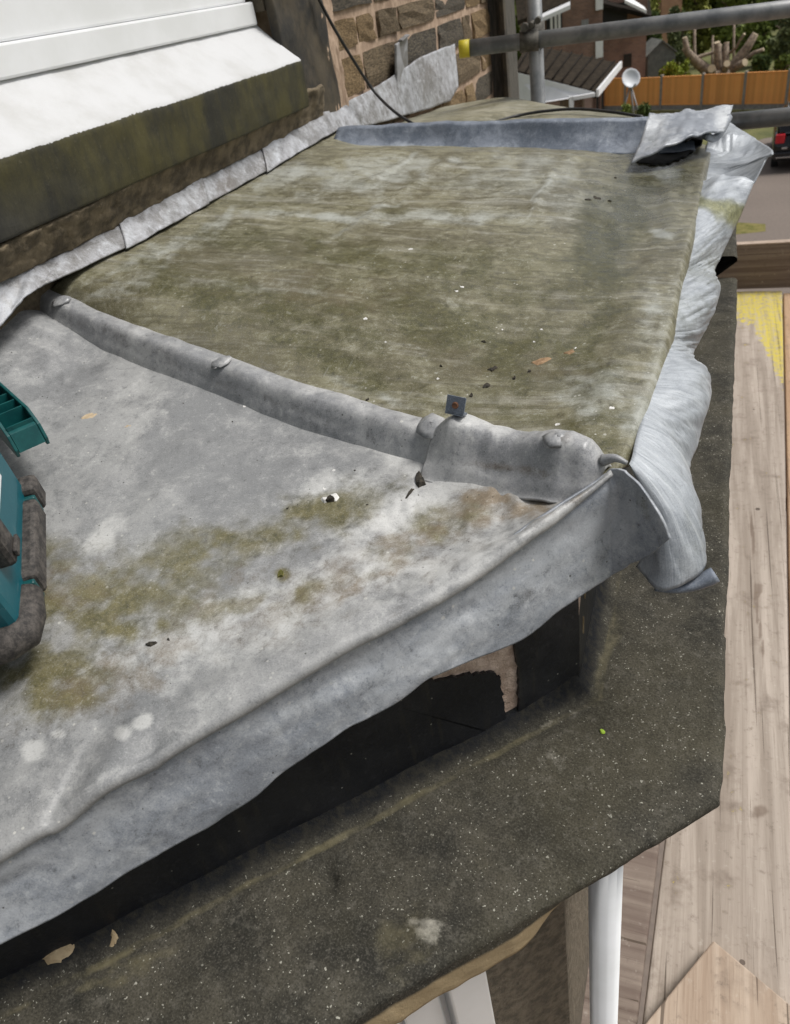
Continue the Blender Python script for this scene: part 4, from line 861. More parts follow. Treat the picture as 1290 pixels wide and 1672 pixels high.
# ------------------------------------------------------------------ cables
c1p = smooth_poly([onx(512, -20, -.93), onx(524, 5, -.93), onx(545, 45, -.92), onx(575, 95, -.91), ond(610, 148, 2.12), ond(645, 183, 2.07), ond(681, 206, 2.03)], 8)
o = tube('hanging_cable', c1p, .0042, M_cable, None, 8); setloc(o, c1p[0]); tag(o, 'thin black cable hanging down the stone wall to the roof', 'cable')
c2p = smooth_poly([ond(690, 210, 2.10), ond(790, 203, 2.14), ond(840, 190, 2.20), ond(885, 182, 2.18), ond(940, 178, 2.14), ond(1000, 183, 2.05), ond(1050, 191, 2.0)], 8)
o = tube('lying_cable', c2p, .0042, M_cable, None, 8); setloc(o, c2p[0]); tag(o, 'black cable lying in a curve over the far lead sheet', 'cable')

# ------------------------------------------------------------------ tool case
s_ = N('teal_plastic'); v = s_.coord(); n1 = s_.noise(v, 30, 7, .7); n2 = s_.noise(v, 160, 5, .7); scr = s_.noise(s_.coord(scale=(8, 60, 40)), 2, 6, .7)
col = s_.mix(n1, (.0, .075, .10), (.006, .11, .14)); col = s_.mix(s_.ramp(scr, .62, .72, 0, .5), col, (.3, .4, .42)); col = s_.mix(s_.ramp(n1, .55, .75, 0, .35), col, (.14, .17, .17))
M_teal = s_.done(col, .42, s_.bump(n2, .3, .0006))
M_teal2 = mat_simple('teal_handle_plastic', (.0, .055, .058), (.003, .085, .082), 40, .45, .3, .001)
s_ = N('worn_rubber'); v = s_.coord(); n1 = s_.noise(v, 90, 9, .78); n2 = s_.noise(v, 260, 4, .6)
col = s_.mix(s_.ramp(n1, .38, .66), (.022, .02, .019), (.10, .088, .078)); M_rubber = s_.done(col, .8, s_.bump(n2, .6, .001))
case = thing('tool_case', 'teal plastic tool case with black rubber bumpers standing on the near lead sheet', 'tool case')
base = onz(74, 1064, -.452)
far_ = onz(72, 812, -.405)
ax = far_ - base; La = np.linalg.norm(ax[:2]); ang = math.atan2(ax[1], ax[0])
tilt = math.asin(max(-.5, min(.5, (far_[2] - base[2]) / np.linalg.norm(ax))))
case.matrix_world = Matrix.Translation(Vector(base)) @ Matrix.Rotation(ang, 4, 'Z') @ Matrix.Rotation(-tilt, 4, 'Y')
# local: +X back along the sheet, +Y to the left (away from the eave), +Z up
bm = bmesh.new(); bm_box(bm, .010, La - .004, .008, .40, .012, .33, .008); bm_finish('case_body', bm, M_teal, case)
def rounded_rail(name, pts, r, m, par, seg=14): return tube(name, pts, r, m, par, seg)
crn = [(.06, .008, .020), (.03, .008, .020), (.014, .012, .020), (.008, .026, .020), (.006, .07, .020), (.006, .40, .020)]
rounded_rail('rubber_corner', crn, [.014, .0165, .0185, .0185, .018, .018], M_rubber, case)
bm = bmesh.new(); bm_box(bm, .068, La - .03, -.006, .016, .004, .034, .006); bm_finish('rubber_bumper', bm, M_rubber, case)
bm = bmesh.new(); bm_box(bm, La - .022, La + .006, -.006, .016, .004, .038, .006); bm_finish('rubber_bumper', bm, M_rubber, case)
for x0 in (.0605, La - .0295):
    box('teal_lug', x0, x0 + .007, -.003, .016, .006, .031, M_teal2, case, .002)
bm = bmesh.new(); bm_box(bm, .045, .075, -.008, .02, .072, .12, .006); lt_ = bm_finish('latch', bm, M_rubber, case)
bm = bmesh.new(); bm_box(bm, .049, .071, -.012, -.0085, .080, .088, .001); bm_finish('latch_lip', bm, M_rubber, lt_)
box('raised_panel', .09, La - .03, .003, .009, .055, .30, M_teal, case, .003)
box('white_label', .095, .15, .0005, .0032, .095, .22, M_upvc, case, .001)
# handle beyond the far side: ribbed U bar
hd = thing('case_handle', 'ribbed green handle end lying beside the teal tool case', 'handle')
h0 = onz(60, 742, -.385); h1 = onz(-90, 590, -.36)
hv = np.array(h1) - np.array(h0); hl = np.linalg.norm(hv[:2]); ha = math.atan2(hv[1], hv[0])
hd.matrix_world = Matrix.Translation(Vector(h0) + Vector((0, 0, .004))) @ Matrix.Rotation(ha, 4, 'Z')
prism('grip_side', [(x, -.020, z_) for x, z_ in ((.004, .0), (0, .01), (.006, .028), (.03, .042), (.30, .055), (.30, .03), (.03, .004))], (0, .004, 0), M_teal2, hd, .001)
prism('grip_side', [(x, .016, z_) for x, z_ in ((.004, .0), (0, .01), (.006, .028), (.03, .042), (.30, .055), (.30, .03), (.03, .004))], (0, .004, 0), M_teal2, hd, .001)
prism('grip_web', [(.006, -.0155, .012), (.3, -.0155, .036), (.3, -.0155, .041), (.006, -.0155, .016)], (0, .031, 0), M_teal2, hd)
for k in range(8):
    x = .012 + k * .03; box('grip_rib', x, x + .003, -.0155, .0155, .0155 + x * .08, .030 + .02 * min(1, x / .03) * .6, M_teal2, hd)
prism('grip_end', [(.0, -.0155, .006), (.008, -.0155, .004), (.012, -.0155, .03), (.006, -.0155, .028)], (0, .031, 0), M_teal2, hd)

# ------------------------------------------------------------------ debris on the lead
from mathutils.bvhtree import BVHTree
dg = bpy.context.evaluated_depsgraph_get(); dg.update()
surf = []
for o in list(roof.children) + list(bay.children):
    if o.name.startswith(('lead_sheet', 'ledge_stone')):
        me = o.data; M_ = Matrix.Translation(Vector(RO if o.parent == roof else BO))
        surf.append(BVHTree.FromPolygons([M_ @ v_.co for v_ in me.vertices], [tuple(p.vertices) for p in me.polygons]))
def hit(px_, py_):
    d = Vector(ray(px_, py_)).normalized(); best = None
    for b_ in surf:
        l_, n_, i_, dd = b_.ray_cast(Vector((0, 0, 0)), d)
        if l_ is not None and (best is None or dd < best[2]): best = (l_, n_ if n_.z > 0 else -n_, dd)
    return best
def surf_patch(name, outline, mat, par, off, lift=.0015):
    r_ = random.Random(3); op = []
    for k in range(len(outline)):
        a_, b_ = np.array(outline[k]), np.array(outline[(k + 1) % len(outline)])
        for t_ in np.linspace(0, 1, 5)[:-1]: op.append(a_ + (b_ - a_) * t_ + [r_.uniform(-2, 2), r_.uniform(-2, 2)])
    cen = np.mean(op, axis=0); bm = bmesh.new(); rows_ = []
    for f_ in (1, .6, .25):
        row_ = []
        for p_ in op:
            h_ = hit(*(cen + (p_ - cen) * f_)); row_.append(bm.verts.new(h_[0] + h_[1] * (lift if f_ < 1 else .0002) - Vector(off)))
        rows_.append(row_)
    m_ = len(op)
    for a_, b_ in zip(rows_, rows_[1:]):
        for k in range(m_): bm.faces.new((a_[k], a_[(k + 1) % m_], b_[(k + 1) % m_], b_[k]))
    bm.faces.new(rows_[-1]); return bm_finish(name, bm, mat, par)
for outl in ([(70, 1566), (88, 1548), (104, 1541), (122, 1543), (116, 1557), (98, 1572), (78, 1574)], [(180, 1545), (184, 1518), (193, 1530), (187, 1544)]): surf_patch('bare_patch', outl, M_sand, bay, BO)
def flake_mesh(name, seed, r, h, elong, mat, n=9):
    rs = random.Random(seed); bm = bmesh.new()
    ro = [rs.uniform(.55, 1.15) for _ in range(n)]
    lo_ = [bm.verts.new((math.cos(2 * math.pi * i / n) * ro[i] * r * elong, math.sin(2 * math.pi * i / n) * ro[i] * r, 0)) for i in range(n)]
    up_ = [bm.verts.new((v_.co.x * rs.uniform(.6, .9), v_.co.y * rs.uniform(.6, .9), h * rs.uniform(.5, 1.2))) for v_ in lo_]
    c_ = bm.verts.new((0, 0, h * rs.uniform(.6, 1.1)))
    for i in range(n):
        bm.faces.new((lo_[i], lo_[(i + 1) % n], up_[(i + 1) % n], up_[i])); bm.faces.new((up_[i], up_[(i + 1) % n], c_))
    me = bpy.data.meshes.new(name); bm.to_mesh(me); bm.free(); me.materials.append(mat); return me
M_drop = mat_simple('white_dropping', (.62, .61, .58), (.75, .74, .71), 300, .8); M_crumb = mat_simple('dark_crumb', (.02, .018, .014), (.06, .05, .035), 200, .9)
M_leaf = mat_simple('brown_leaf', (.2, .12, .06), (.34, .22, .12), 120, .8); M_tan = mat_simple('tan_flake', (.42, .32, .2), (.55, .44, .3), 120, .8); M_moss = mat_simple('moss', (.06, .06, .012), (.13, .12, .03), 300, 1)
M_green = mat_simple('green_speck', (.25, .4, .02), (.35, .5, .05), 100, .7)
def place(name, px_, py_, r, h, el, mat, label, cat, group=None, rot=None, seed=None):
    hh_ = hit(px_, py_)
    if hh_ is None: return
    l_, n_, _ = hh_
    o_ = link(name, flake_mesh(name, int(seed or px_ * 7 + py_), r, h, el, mat)); q_ = n_.to_track_quat('Z', 'Y')
    o_.rotation_mode = 'QUATERNION'; o_.rotation_quaternion = q_ @ Matrix.Rotation(rot if rot is not None else random.uniform(0, 6), 3, 'Z').to_quaternion(); o_.location = l_ - n_ * .0006 + Vector((0, 0, .0012))
    return tag(o_, label, cat, group)
for x, y, r in ((671, 408, .007), (755, 470, .006), (597, 522, .005), (746, 477, .005), (884, 540, .004), (1000, 668, .005), (910, 695, .005), (715, 620, .0035), (872, 560, .003), (940, 570, .003), (820, 540, .003), (630, 560, .003)):
    place('white_fleck', x, y, r * .75, .0015, 1.2, M_drop, 'tiny white dropping ' + ('near the damp right corner of the front sheet' if x > 860 and y < 600 else 'close to the saddle cap and eave corner' if y > 660 or (x > 700 and y > 600) else 'farthest up the middle of the olive sheet' if y < 420 else 'left of the dark crumbs in the mossy middle'), 'dropping', 'white droppings on the front sheet')
for x, y, r in ((400, 664, .0035), (395, 658, .002), (545, 770, .003), (530, 800, .003), (30, 815, .002), (610, 1085, .003), (130, 640, .002)):
    place('white_fleck', x, y, r, .0012, 1.1, M_drop, 'tiny white dropping ' + ('beside the teal case' if x < 200 else 'on the bare grey lead below the roll' if y < 700 else 'near the white chip' if y < 1000 else 'down by the wavy drip edge'), 'dropping', 'white droppings on the near sheet')
for x, y, r in ((805, 604, .0065), (795, 632, .006), (770, 648, .004), (790, 560, .003), (840, 620, .003), (975, 325, .008), (960, 328, .007), (995, 330, .004), (1005, 292, .004), (865, 608, .003), (720, 600, .002), (600, 655, .003)):
    place('dark_crumb', x, y, r * .85, .003, 1.5, M_crumb, 'dark crumb of dirt lying ' + ('in the damp patch below the peeled flap' if y < 340 else 'by the brown dead leaf' if x > 760 else 'alone beside the hip roll' if x < 700 else 'just above the rusty riveted clip'), 'dirt crumb', 'dark crumbs on the front sheet')
for x, y, r in ((470, 832, .002), (600, 826, .0015), (380, 690, .0015), (300, 660, .001), (580, 770, .0015), (760, 765, .003)):
    place('dark_crumb', x, y, r, .0015, 1.3, M_crumb, 'dark crumb of dirt on the ' + ('bare grey lead below the roll' if x < 420 else 'pale stained lead near the saddle cap' if x > 590 else 'grey lead around the white chip'), 'dirt crumb', 'dark crumbs on the near sheet')
place('dead_leaf', 882, 592, .010, .002, 1.7, M_leaf, 'brown dead leaf flat on the front lead sheet', 'leaf', rot=.3)
place('dead_leaf', 930, 577, .007, .002, 1.5, M_leaf, 'smaller brown leaf scrap nearer the eave skirt', 'leaf', rot=.3)
place('tan_flake', 147, 681, .008, .0012, 1.7, M_tan, 'tan flake of mortar on the grey lead near the teal case', 'flake', rot=.2)
place('tan_flake', 210, 697, .005, .001, 1.6, M_tan, 'thin tan smear right of the larger tan flake', 'flake', rot=.1)
place('moss_clump', 460, 940, .005, .003, 1.0, M_moss, 'small green moss tuft on the pale near lead sheet', 'moss')
place('bark_clump', 686, 788, .008, .007, 1.6, M_crumb, 'dark curled scrap with a tail below the roll', 'scrap', rot=1.0)
place('scrap_tail', 668, 808, .002, .002, 5.5, M_crumb, 'thin dark tail lying beside the curled scrap', 'scrap', rot=.75)
place('white_scrap', 538, 817, .008, .004, 1.4, M_drop, 'white chip with dark hollow on the near lead sheet', 'chip', rot=.3)
place('dark_hollow', 540, 820, .004, .006, 1.5, M_crumb, 'dark crumb sitting in the white chip', 'dirt crumb', rot=.3)
place('twig_curl', 248, 1054, .0035, .003, 2.4, M_crumb, 'small black curled twig on the mossy lower lead', 'twig', rot=.9)
place('twig_curl', 276, 1046, .0015, .002, 2.0, M_crumb, 'tiny black twig end right of the curled twig', 'twig', rot=.4)
place('green_speck', 984, 1195, .0028, .002, 1.3, M_green, 'bright green leaf speck on the dark ledge corner', 'leaf')

# ------------------------------------------------------------------ background houses, fence, garden
M_brick = None
def mat_brick(name, a, b, m):
    s = N(name); v = s.coord(); sx = s.n('SeparateXYZ'); s.l(v, sx.inputs[0]); cb = s.n('CombineXYZ'); s.l(s.math('ADD', sx.outputs[0], sx.outputs[1]), cb.inputs[0]); s.l(sx.outputs[2], cb.inputs[1])
    br = s.n('TexBrick'); s.l(cb.outputs[0], br.inputs['Vector']); br.inputs['Scale'].default_value = 1; br.inputs['Brick Width'].default_value = .225; br.inputs['Row Height'].default_value = .075; br.inputs['Mortar Size'].default_value = .008
    br.inputs['Color1'].default_value = (*a, 1); br.inputs['Color2'].default_value = (*b, 1); br.inputs['Mortar'].default_value = (*m, 1)
    n1 = s.noise(v, 1.5, 5, .6); col = s.mix(s.ramp(n1, .4, .7, 0, .5), br.outputs[0], (a[0] * .6, a[1] * .6, a[2] * .6)); return s.done(col, .9, s.bump(br.outputs['Fac'], .5, -.01))
M_brick = mat_brick('red_brick', (.20, .115, .09), (.28, .16, .115), (.27, .22, .18)); M_brick_far = mat_brick('salmon_brick', (.42, .22, .13), (.48, .26, .16), (.4, .3, .22))
M_tile = mat_simple('brown_tile', (.022, .018, .013), (.045, .035, .025), 6, 1, .6, .02, 30, spec=.1); M_tile_d = mat_simple('dark_tile', (.014, .012, .010), (.026, .021, .017), 6, 1, spec=.1)
M_whitepaint = mat_simple('white_paint', (.74, .74, .74), (.8, .8, .8), 3, .6); M_dark = mat_simple('dark_opening_and_shade', (.004, .004, .004), (.01, .01, .01), 3, .4)
BA = math.atan2(R[1, 0], R[0, 0])
cb_, sb_ = math.cos(-BA), math.sin(-BA)
def loc2(P_): return np.array([P_[0] * cb_ - P_[1] * sb_, P_[0] * sb_ + P_[1] * cb_, P_[2]])       # world -> rotated frame
def atw(px_, py_, w_):
    d = loc2(ray(px_, py_)); return d * (w_ / d[1])
def bgthing(name, label, cat, group=None): return thing(name, label, cat, (0, 0, 0), BA, group)
def rect(nm, x0, y0, x1, y1, w_, dep, m, par, ground=False, out_=0.0):
    a_, b_ = atw(x0, (y0 + y1) / 2, w_), atw(x1, (y0 + y1) / 2, w_); xm = (x0 + x1) / 2
    zt, zb = atw(xm, y0, w_)[2], GZ if ground else atw(xm, y1, w_)[2]
    return box(nm, a_[0], b_[0], w_ - out_, w_ + dep, zb, zt, m, par)
# brick house
bh = bgthing('brick_house', 'red brick house with dark roof behind the orange fence', 'house')
HWd = 42.0
rect('wall', 872, -120, 984, 150, HWd - 1.0, 5, M_brick, bh, True)
rect('wall', 984, -8, 1055, 150, HWd, 5, M_brick, bh, True)
rect('window', 1018, 88, 1031, 109, HWd, .1, M_dark, bh, out_=.04)
rect('rainwater_pipe', 972, 62, 984, 94, HWd - 1.0, .1, M_whitepaint, bh, out_=.1); rect('rainwater_pipe', 972, -40, 984, 16, HWd - 1.0, .1, M_whitepaint, bh, out_=.1)
rect('wall_vent', 949, 32, 961, 42, HWd - 1.0, .05, M_gasket, bh, out_=.03)
wf = rect('window', 892, 18, 918, 50, HWd - 1.0, .1, M_dark, bh, out_=.03)
for a_ in (898, 905, 911): rect('glazing_bar', a_, 18, a_ + 4, 50, HWd - 1.0, .1, M_whitepaint, wf, out_=.07)
def slab(nm, pts, m, par, th=.15): return prism(nm, pts, (0, 0, -th), m, par)
slab('roof', [atw(985, 5, 41.2), atw(1064, 26, 41.2), atw(1060, -14, 47), atw(985, -60, 47)], M_tile_d, bh)
slab('gutter', [atw(1020, 0, 41.0), atw(1056, 17, 41.0), atw(1052, 11, 41.4), atw(1024, -8, 41.4)], M_whitepaint, bh, .12)
rect('eave_shade', 984, 6, 1024, 36, HWd, .1, M_dark, bh, out_=.05)  # near-black panel paints the shade under the overhanging eave
slab('roof', [atw(845, 34, 38.5), atw(932, 2, 38.5), atw(915, -60, 41), atw(840, -20, 41)], M_tile, bh); slab('verge_board', [atw(866, 37, 38.3), atw(931, 8, 38.3), atw(931, 2, 38.45), atw(866, 31, 38.45)], M_whitepaint, bh, .15)
# porch building with brown tiled roof
ph = bgthing('porch_building', 'low building with brown tiled roof and white fascia left of the fence', 'house')
PW = 27.0
e0_, e1_ = atw(840, 116, PW), atw(973, 149, PW - .0)
e0_[2] = e1_[2] = (e0_[2] + e1_[2]) / 2
e0_, e1_ = atw(838, 113, PW + 2.2), atw(973, 149, PW - .6); r0_, r1_ = atw(862, 72, PW + 6.2), atw(1012, 103, PW + 3.2)
slab('roof', [e0_, e1_, r1_, r0_], M_tile, ph, .2)
for k in range(9):
    f_ = (k + .5) / 9; a_ = e0_ + (e1_ - e0_) * f_; b_ = r0_ + (r1_ - r0_) * f_; tube('tile_roll', [a_ + [0, 0, .04], b_ + [0, 0, .04]], .03, M_tile_d, ph, 6)
slab('verge_board', [e1_ + [0, -.05, .05], e1_ + [.08, -.05, .05], r1_ + [.08, 0, .05], r1_ + [0, 0, .05]], M_whitepaint, ph, .2)
# white gable panel below the eave
wp = [atw(838, 117, PW + 2.1), atw(972, 151, PW - .65), atw(935, 160, PW - .3), atw(884, 168, PW + .6), atw(838, 172, PW + 2.1)]
prism('white_fascia', wp, (0, .25, 0), M_whitepaint, ph)
rect('gutter', 934, 155, 972, 161, PW - .9, .15, M_whitepaint, ph); rect('rainwater_pipe', 930, 158, 937, 190, PW - .9, .1, M_whitepaint, ph)
rect('wall', 937, 160, 965, 220, PW, 2.5, M_brick, ph, True); rect('corner_pier', 955, 160, 966, 200, PW - .5, .4, mat_simple('pink_brick', (.3, .2, .17), (.38, .27, .23), 20, .9), ph, True)
for k in range(4): rect('slat', 970 + k * 4.5, 150 - k * 2, 972.5 + k * 4.5, 190, PW + .5, .1, M_dark if k % 2 else M_brick, ph, True)
# far salmon building
fb_ = bgthing('salmon_house', 'salmon brick house glimpsed far behind the garden trees', 'house'); rect('wall', 1079, -60, 1112, 130, 62, 6, M_brick_far, fb_, True); rect('eave_band', 1078, -64, 1113, -58, 61.9, 6.2, M_tile, fb_)
# grey shed
sh = bgthing('garden_shed', 'small grey felt roofed shed behind the fence', 'shed'); M_shed = mat_simple('grey_felt', (.13, .14, .13), (.2, .21, .19), 4, .9)
w0 = 43.5; pts = [atw(1058, 120, w0), atw(1058, 90, w0), atw(1082, 68, w0), atw(1103, 82, w0), atw(1103, 120, w0)]; pts[0][2] = pts[-1][2] = GZ
prism('wall', pts, (0, 2.5, 0), M_shed, sh); slab('roof', [atw(1055, 92, w0 - .1), atw(1082, 65, w0 - .1), atw(1082, 65, w0 - .1) + [0, 2.8, 0], atw(1055, 92, w0 - .1) + [0, 2.8, 0]], M_shed, sh, .06); slab('roof', [atw(1082, 65, w0 - .1), atw(1106, 83, w0 - .1), atw(1106, 83, w0 - .1) + [0, 2.8, 0], atw(1082, 65, w0 - .1) + [0, 2.8, 0]], M_shed, sh, .06)
# fence
M_panel = []
for i in range(4):
    k_ = (1, .92, 1.06, .85)[i]; M_panel.append(mat_simple('fence_orange_' + 'abcd'[i], (.84 * k_, .33 * k_, .085 * k_), (.94 * k_, .45 * k_, .15 * k_), 3, .8, .3, .004, 40, sc=(6, 6, 1)))
M_conc = mat_simple('concrete', (.24, .22, .2), (.34, .31, .28), 10, .9)
fence = thing('garden_fence', 'orange timber panel fence with concrete posts across the garden', 'fence')
fz = -5.12
fL, fR = ray(985, 128), ray(1290, 115); fL = fL * (fz / fL[2]); fR = fR * (fz / fR[2]); fd = (fR - fL)[:2]; flen = np.linalg.norm(fd); fd /= flen
fence.location = (fL[0], fL[1], GZ); fence.rotation_euler = (0, 0, math.atan2(fd[1], fd[0]))
def fpos(px_):  # distance along the fence for a pixel column
    d = ray(px_, 150); A_ = np.array([[d[0], -fd[0]], [d[1], -fd[1]]]); return np.linalg.solve(A_, fL[:2])[1]
posts = [fpos(x) for x in (1080, 1147, 1216, 1286)]; sp = (posts[-1] - posts[0]) / 3
posts = [posts[0] - sp * 2, posts[0] - sp] + posts + [posts[-1] + sp * k for k in range(1, 6)]
FH = fz - GZ
brd = bpy.data.meshes.new('fence_board'); bm = bmesh.new(); bm_box(bm, -.5, .5, -.5, .5, -.5, .5, 0); bm.to_mesh(brd); bm.free()
brds = []
for m_ in M_panel: b_ = brd.copy(); b_.materials.append(m_); brds.append(b_)
for i, x in enumerate(posts):
    box('concrete_post', x - .055, x + .055, -.06, .06, 0, FH + .05, M_conc, fence, .01)
    if i == len(posts) - 1: break
    x2 = posts[i + 1]; hgt = FH - random.uniform(.0, .07)
    box('gravel_board', x + .06, x2 - .06, -.025, .025, 0, .2, M_conc, fence)
    nb_ = 13
    for k in range(nb_):
        wb = (x2 - x - .13) / nb_
        o = link('fence_board', random.choice(brds), None, fence); o.location = (x + .065 + wb * (k + .5), -.01 - .008 * (k % 2), .2 + (hgt - .22) / 2); o.scale = (wb * 1.05, .014, hgt - .24)
    pm = M_panel[i % 4]
    box('cap_rail', x + .06, x2 - .06, -.045, .03, hgt - .035, hgt, pm, fence); box('bottom_rail', x + .06, x2 - .06, -.04, .025, .205, .25, pm, fence); box('edge_batten', x + .062, x + .10, -.04, -.02, .25, hgt - .04, pm, fence); box('edge_batten', x2 - .10, x2 - .062, -.04, -.02, .25, hgt - .04, pm, fence)
# satellite dish on tripod
dsh = bgthing('satellite_dish', 'white satellite dish on thin tripod legs in front of the fence', 'dish')
dc = atw(1030, 128, 33.0)
bm = bmesh.new(); bmesh.ops.create_uvsphere(bm, u_segments=20, v_segments=16, radius=.7)
for v_ in list(bm.verts):
    if v_.co.z > -.42: bm.verts.remove(v_)
for v_ in bm.verts: v_.co.z += .55
o = bm_finish('dish', bm, mat_simple('dish_white', (.6, .63, .66), (.7, .72, .74), 3, .5), dsh, True); o.location = dc; o.rotation_euler = (math.radians(62), 0, .1); o.scale = (.72, .72, .6); o.modifiers.new('solid', 'SOLIDIFY').thickness = .02
M_gal = mat_simple('grey_steel', (.25, .25, .25), (.35, .35, .35), 8, .5, metal=.4)
for (x, y) in ((1005, 178), (1040, 180), (1058, 178)):
    t_ = atw(x, y, 33.0 + (.5 if x == 1040 else -.2)); t_[2] = GZ; tube('tripod_leg', [dc + [0, .05, -.2], t_], .03, M_gal, dsh, 6)
tube('feed_arm', [dc + [0, .0, -.38], dc + [0, -.55, -.2]], .02, M_gal, dsh, 6); tube('feed_head', [dc + [0, -.55, -.2], dc + [0, -.65, -.16]], .05, M_gal, dsh, 8)

# foliage
def mat_leaf(name, a, b):
    s = N(name); v = s.coord(); n1 = s.noise(v, 1.3, 4, .6); n2 = s.noise(v, 11, 2, .5); f_ = s.math('ADD', s.math('MULTIPLY', n1, .5), s.math('MULTIPLY', n2, .5)); return s.done(s.mix(s.ramp(f_, .36, .64), a, b), .75, None, 0, .25)
LF = [mat_leaf('leaf_dark', (.04, .065, .018), (.12, .165, .045)), mat_leaf('leaf_mid', (.08, .115, .022), (.22, .27, .06)), mat_leaf('leaf_bright', (.16, .22, .02), (.34, .38, .06)), mat_leaf('leaf_grey', (.09, .115, .05), (.23, .26, .12)), mat_leaf('leaf_olive', (.13, .15, .03), (.32, .33, .08))]
M_bark = mat_simple('bark', (.09, .065, .045), (.2, .15, .11), 6, .9, .8, .03, 40)
def foliage(name, clumps, nleaf, size, m, par):
    """clumps: (centre, radii); leaf quads spread through each clump's volume"""
    P_, F_ = [], []; tot = sum(r[0] * r[1] * r[2] for _, r in clumps) ; allv = []
    for c_, r_ in clumps:
        n_ = max(20, int(nleaf * (r_[0] * r_[1] * r_[2]) / tot))
        d = rng.normal(size=(n_, 3)); d /= np.linalg.norm(d, axis=1)[:, None]; rad = rng.random(n_) ** .45
        ctr = np.array(c_) + d * rad[:, None] * np.array(r_) * (.8 + .35 * rng.random((n_, 1)))
        a_ = rng.normal(size=(n_, 3)); a_ /= np.linalg.norm(a_, axis=1)[:, None]; b_ = np.cross(a_, rng.normal(size=(n_, 3))); b_ /= np.linalg.norm(b_, axis=1)[:, None]
        sz = size * (.5 + rng.random((n_, 1)))
        allv.append(np.stack([ctr - a_ * sz, ctr - b_ * sz * .45, ctr + a_ * sz, ctr + b_ * sz * .45], 1).reshape(-1, 3))
    V_ = np.concatenate(allv); f = np.arange(len(V_)).reshape(-1, 4)
    me = bpy.data.meshes.new(name); me.vertices.add(len(V_)); me.vertices.foreach_set('co', V_.reshape(-1).astype(np.float32)); me.loops.add(f.size); me.loops.foreach_set('vertex_index', f.reshape(-1).astype(np.int32))
    me.polygons.add(len(f)); me.polygons.foreach_set('loop_start', np.arange(0, f.size, 4, dtype=np.int32)); me.update(calc_edges=True); return link(name, me, m, par)
def tree(name, label, cat, px_, top_py, w_, width_px, mi, n_=9000, size=.15, group=None, base_py=None):
    c_ = atw(px_, (top_py + 120) / 2, w_); zt = atw(px_, top_py, w_)[2]; W_ = abs(atw(px_ + width_px / 2, 60, w_)[0] - atw(px_ - width_px / 2, 60, w_)[0]) / 2
    t_ = bgthing(name, label, cat, group); basep = np.array([c_[0], w_, GZ])
    hgt = zt - GZ; loc_w = np.array([basep[0] * cb_ + basep[1] * sb_, -basep[0] * sb_ + basep[1] * cb_, GZ])
    t_.location = loc_w
    bm = bmesh.new(); bm_tube(bm, [(0, 0, 0), (.03 * hgt * .2, 0, hgt * .35), (0, .02, hgt * .75)], [.05 * W_ + .06, .04 * W_ + .04, .02], 7)
    for k in range(5):
        a_ = k * 2.5; z_ = hgt * (.25 + .1 * k); bm_tube(bm, [(0, 0, z_), (math.cos(a_) * W_ * .5, math.sin(a_) * W_ * .4, z_ + hgt * .16), (math.cos(a_) * W_ * .8, math.sin(a_) * W_ * .7, z_ + hgt * .2)], [.05, .035, .015], 5)
    bm_finish('trunk', bm, M_bark, t_, True)
    cl = []
    for k in range(26):
        a_ = random.uniform(0, 6.28); rr_ = random.uniform(.1, .8); z_ = hgt * random.uniform(.22, .92); tp_ = 1 - max(0, z_ / hgt - .55) * 1.1
        cl.append(((math.cos(a_) * rr_ * W_ * tp_, math.sin(a_) * rr_ * W_ * tp_, z_), (W_ * random.uniform(.25, .42), W_ * random.uniform(.25, .42), hgt * random.uniform(.07, .13))))
    foliage('crown', cl, n_, size, LF[mi], t_)
    return t_
tree('garden_tree', 'dark bushy tree rising just right of the brick house', 'tree', 1068, 20, 46, 44, 0)
tree('garden_tree', 'grey green tree between the shed and the cut stump', 'tree', 1108, 8, 49, 50, 3)
tree('garden_tree', 'tall light olive tree behind the left limbs of the stump', 'tree', 1142, -30, 52, 70, 4, 7000)
tree('garden_tree', 'mid green tree right behind the pollarded stump', 'tree', 1192, -20, 50, 66, 1, 7000)
tree('garden_tree', 'bright green tree right of the pollarded stump', 'tree', 1235, 25, 47, 60, 1, 6000)
tree('garden_tree', 'grey leaved tree at the right edge behind the fence', 'tree', 1278, 25, 44, 60, 3, 6000)
tree('garden_tree', 'dark tree standing behind the grey leaved one', 'tree', 1300, -50, 54, 90, 0, 6000)
tree('garden_tree', 'dark tree behind the salmon house', 'tree', 1090, -60, 74, 90, 0, 5000, .2); tree('garden_tree', 'olive tree farthest back above the brick roof', 'tree', 1035, -60, 58, 70, 4, 5000, .16)
tree('garden_bush', 'round bright green bush by the fence near the shed', 'bush', 1092, 100, 41.0, 44, 2, 3000, .09); tree('garden_bush', 'bright green bush left of the stump', 'bush', 1115, 96, 41.6, 36, 2, 2500, .09)
tree('garden_bush', 'dark green bush right of the stump', 'bush', 1242, 88, 41.0, 40, 0, 3000, .1); tree('garden_bush', 'brown green bush at the fence far right', 'bush', 1280, 90, 40.5, 40, 1, 2500, .1)
tree('garden_bush', 'low dark bush at the foot of the satellite dish', 'bush', 1022, 168, 30, 34, 1, 2500, .06); tree('garden_bush', 'green bush beside the dish tripod', 'bush', 1052, 166, 30, 34, 0, 2500, .06)
# far hedge closing the view
hc = []
for k in range(70): hc.append((atw(850 + (k % 35) * 20, 30, 66) * [1, 1, 0] + [0, random.uniform(-2, 2), GZ + random.uniform(.8, 6)], (2.4, 1.5, 2.2)))
h_ = foliage('hedge', hc, 42000, .28, LF[1], None); h_.rotation_euler = (0, 0, BA); tag(h_, 'far off belt of mixed trees', kind='stuff')
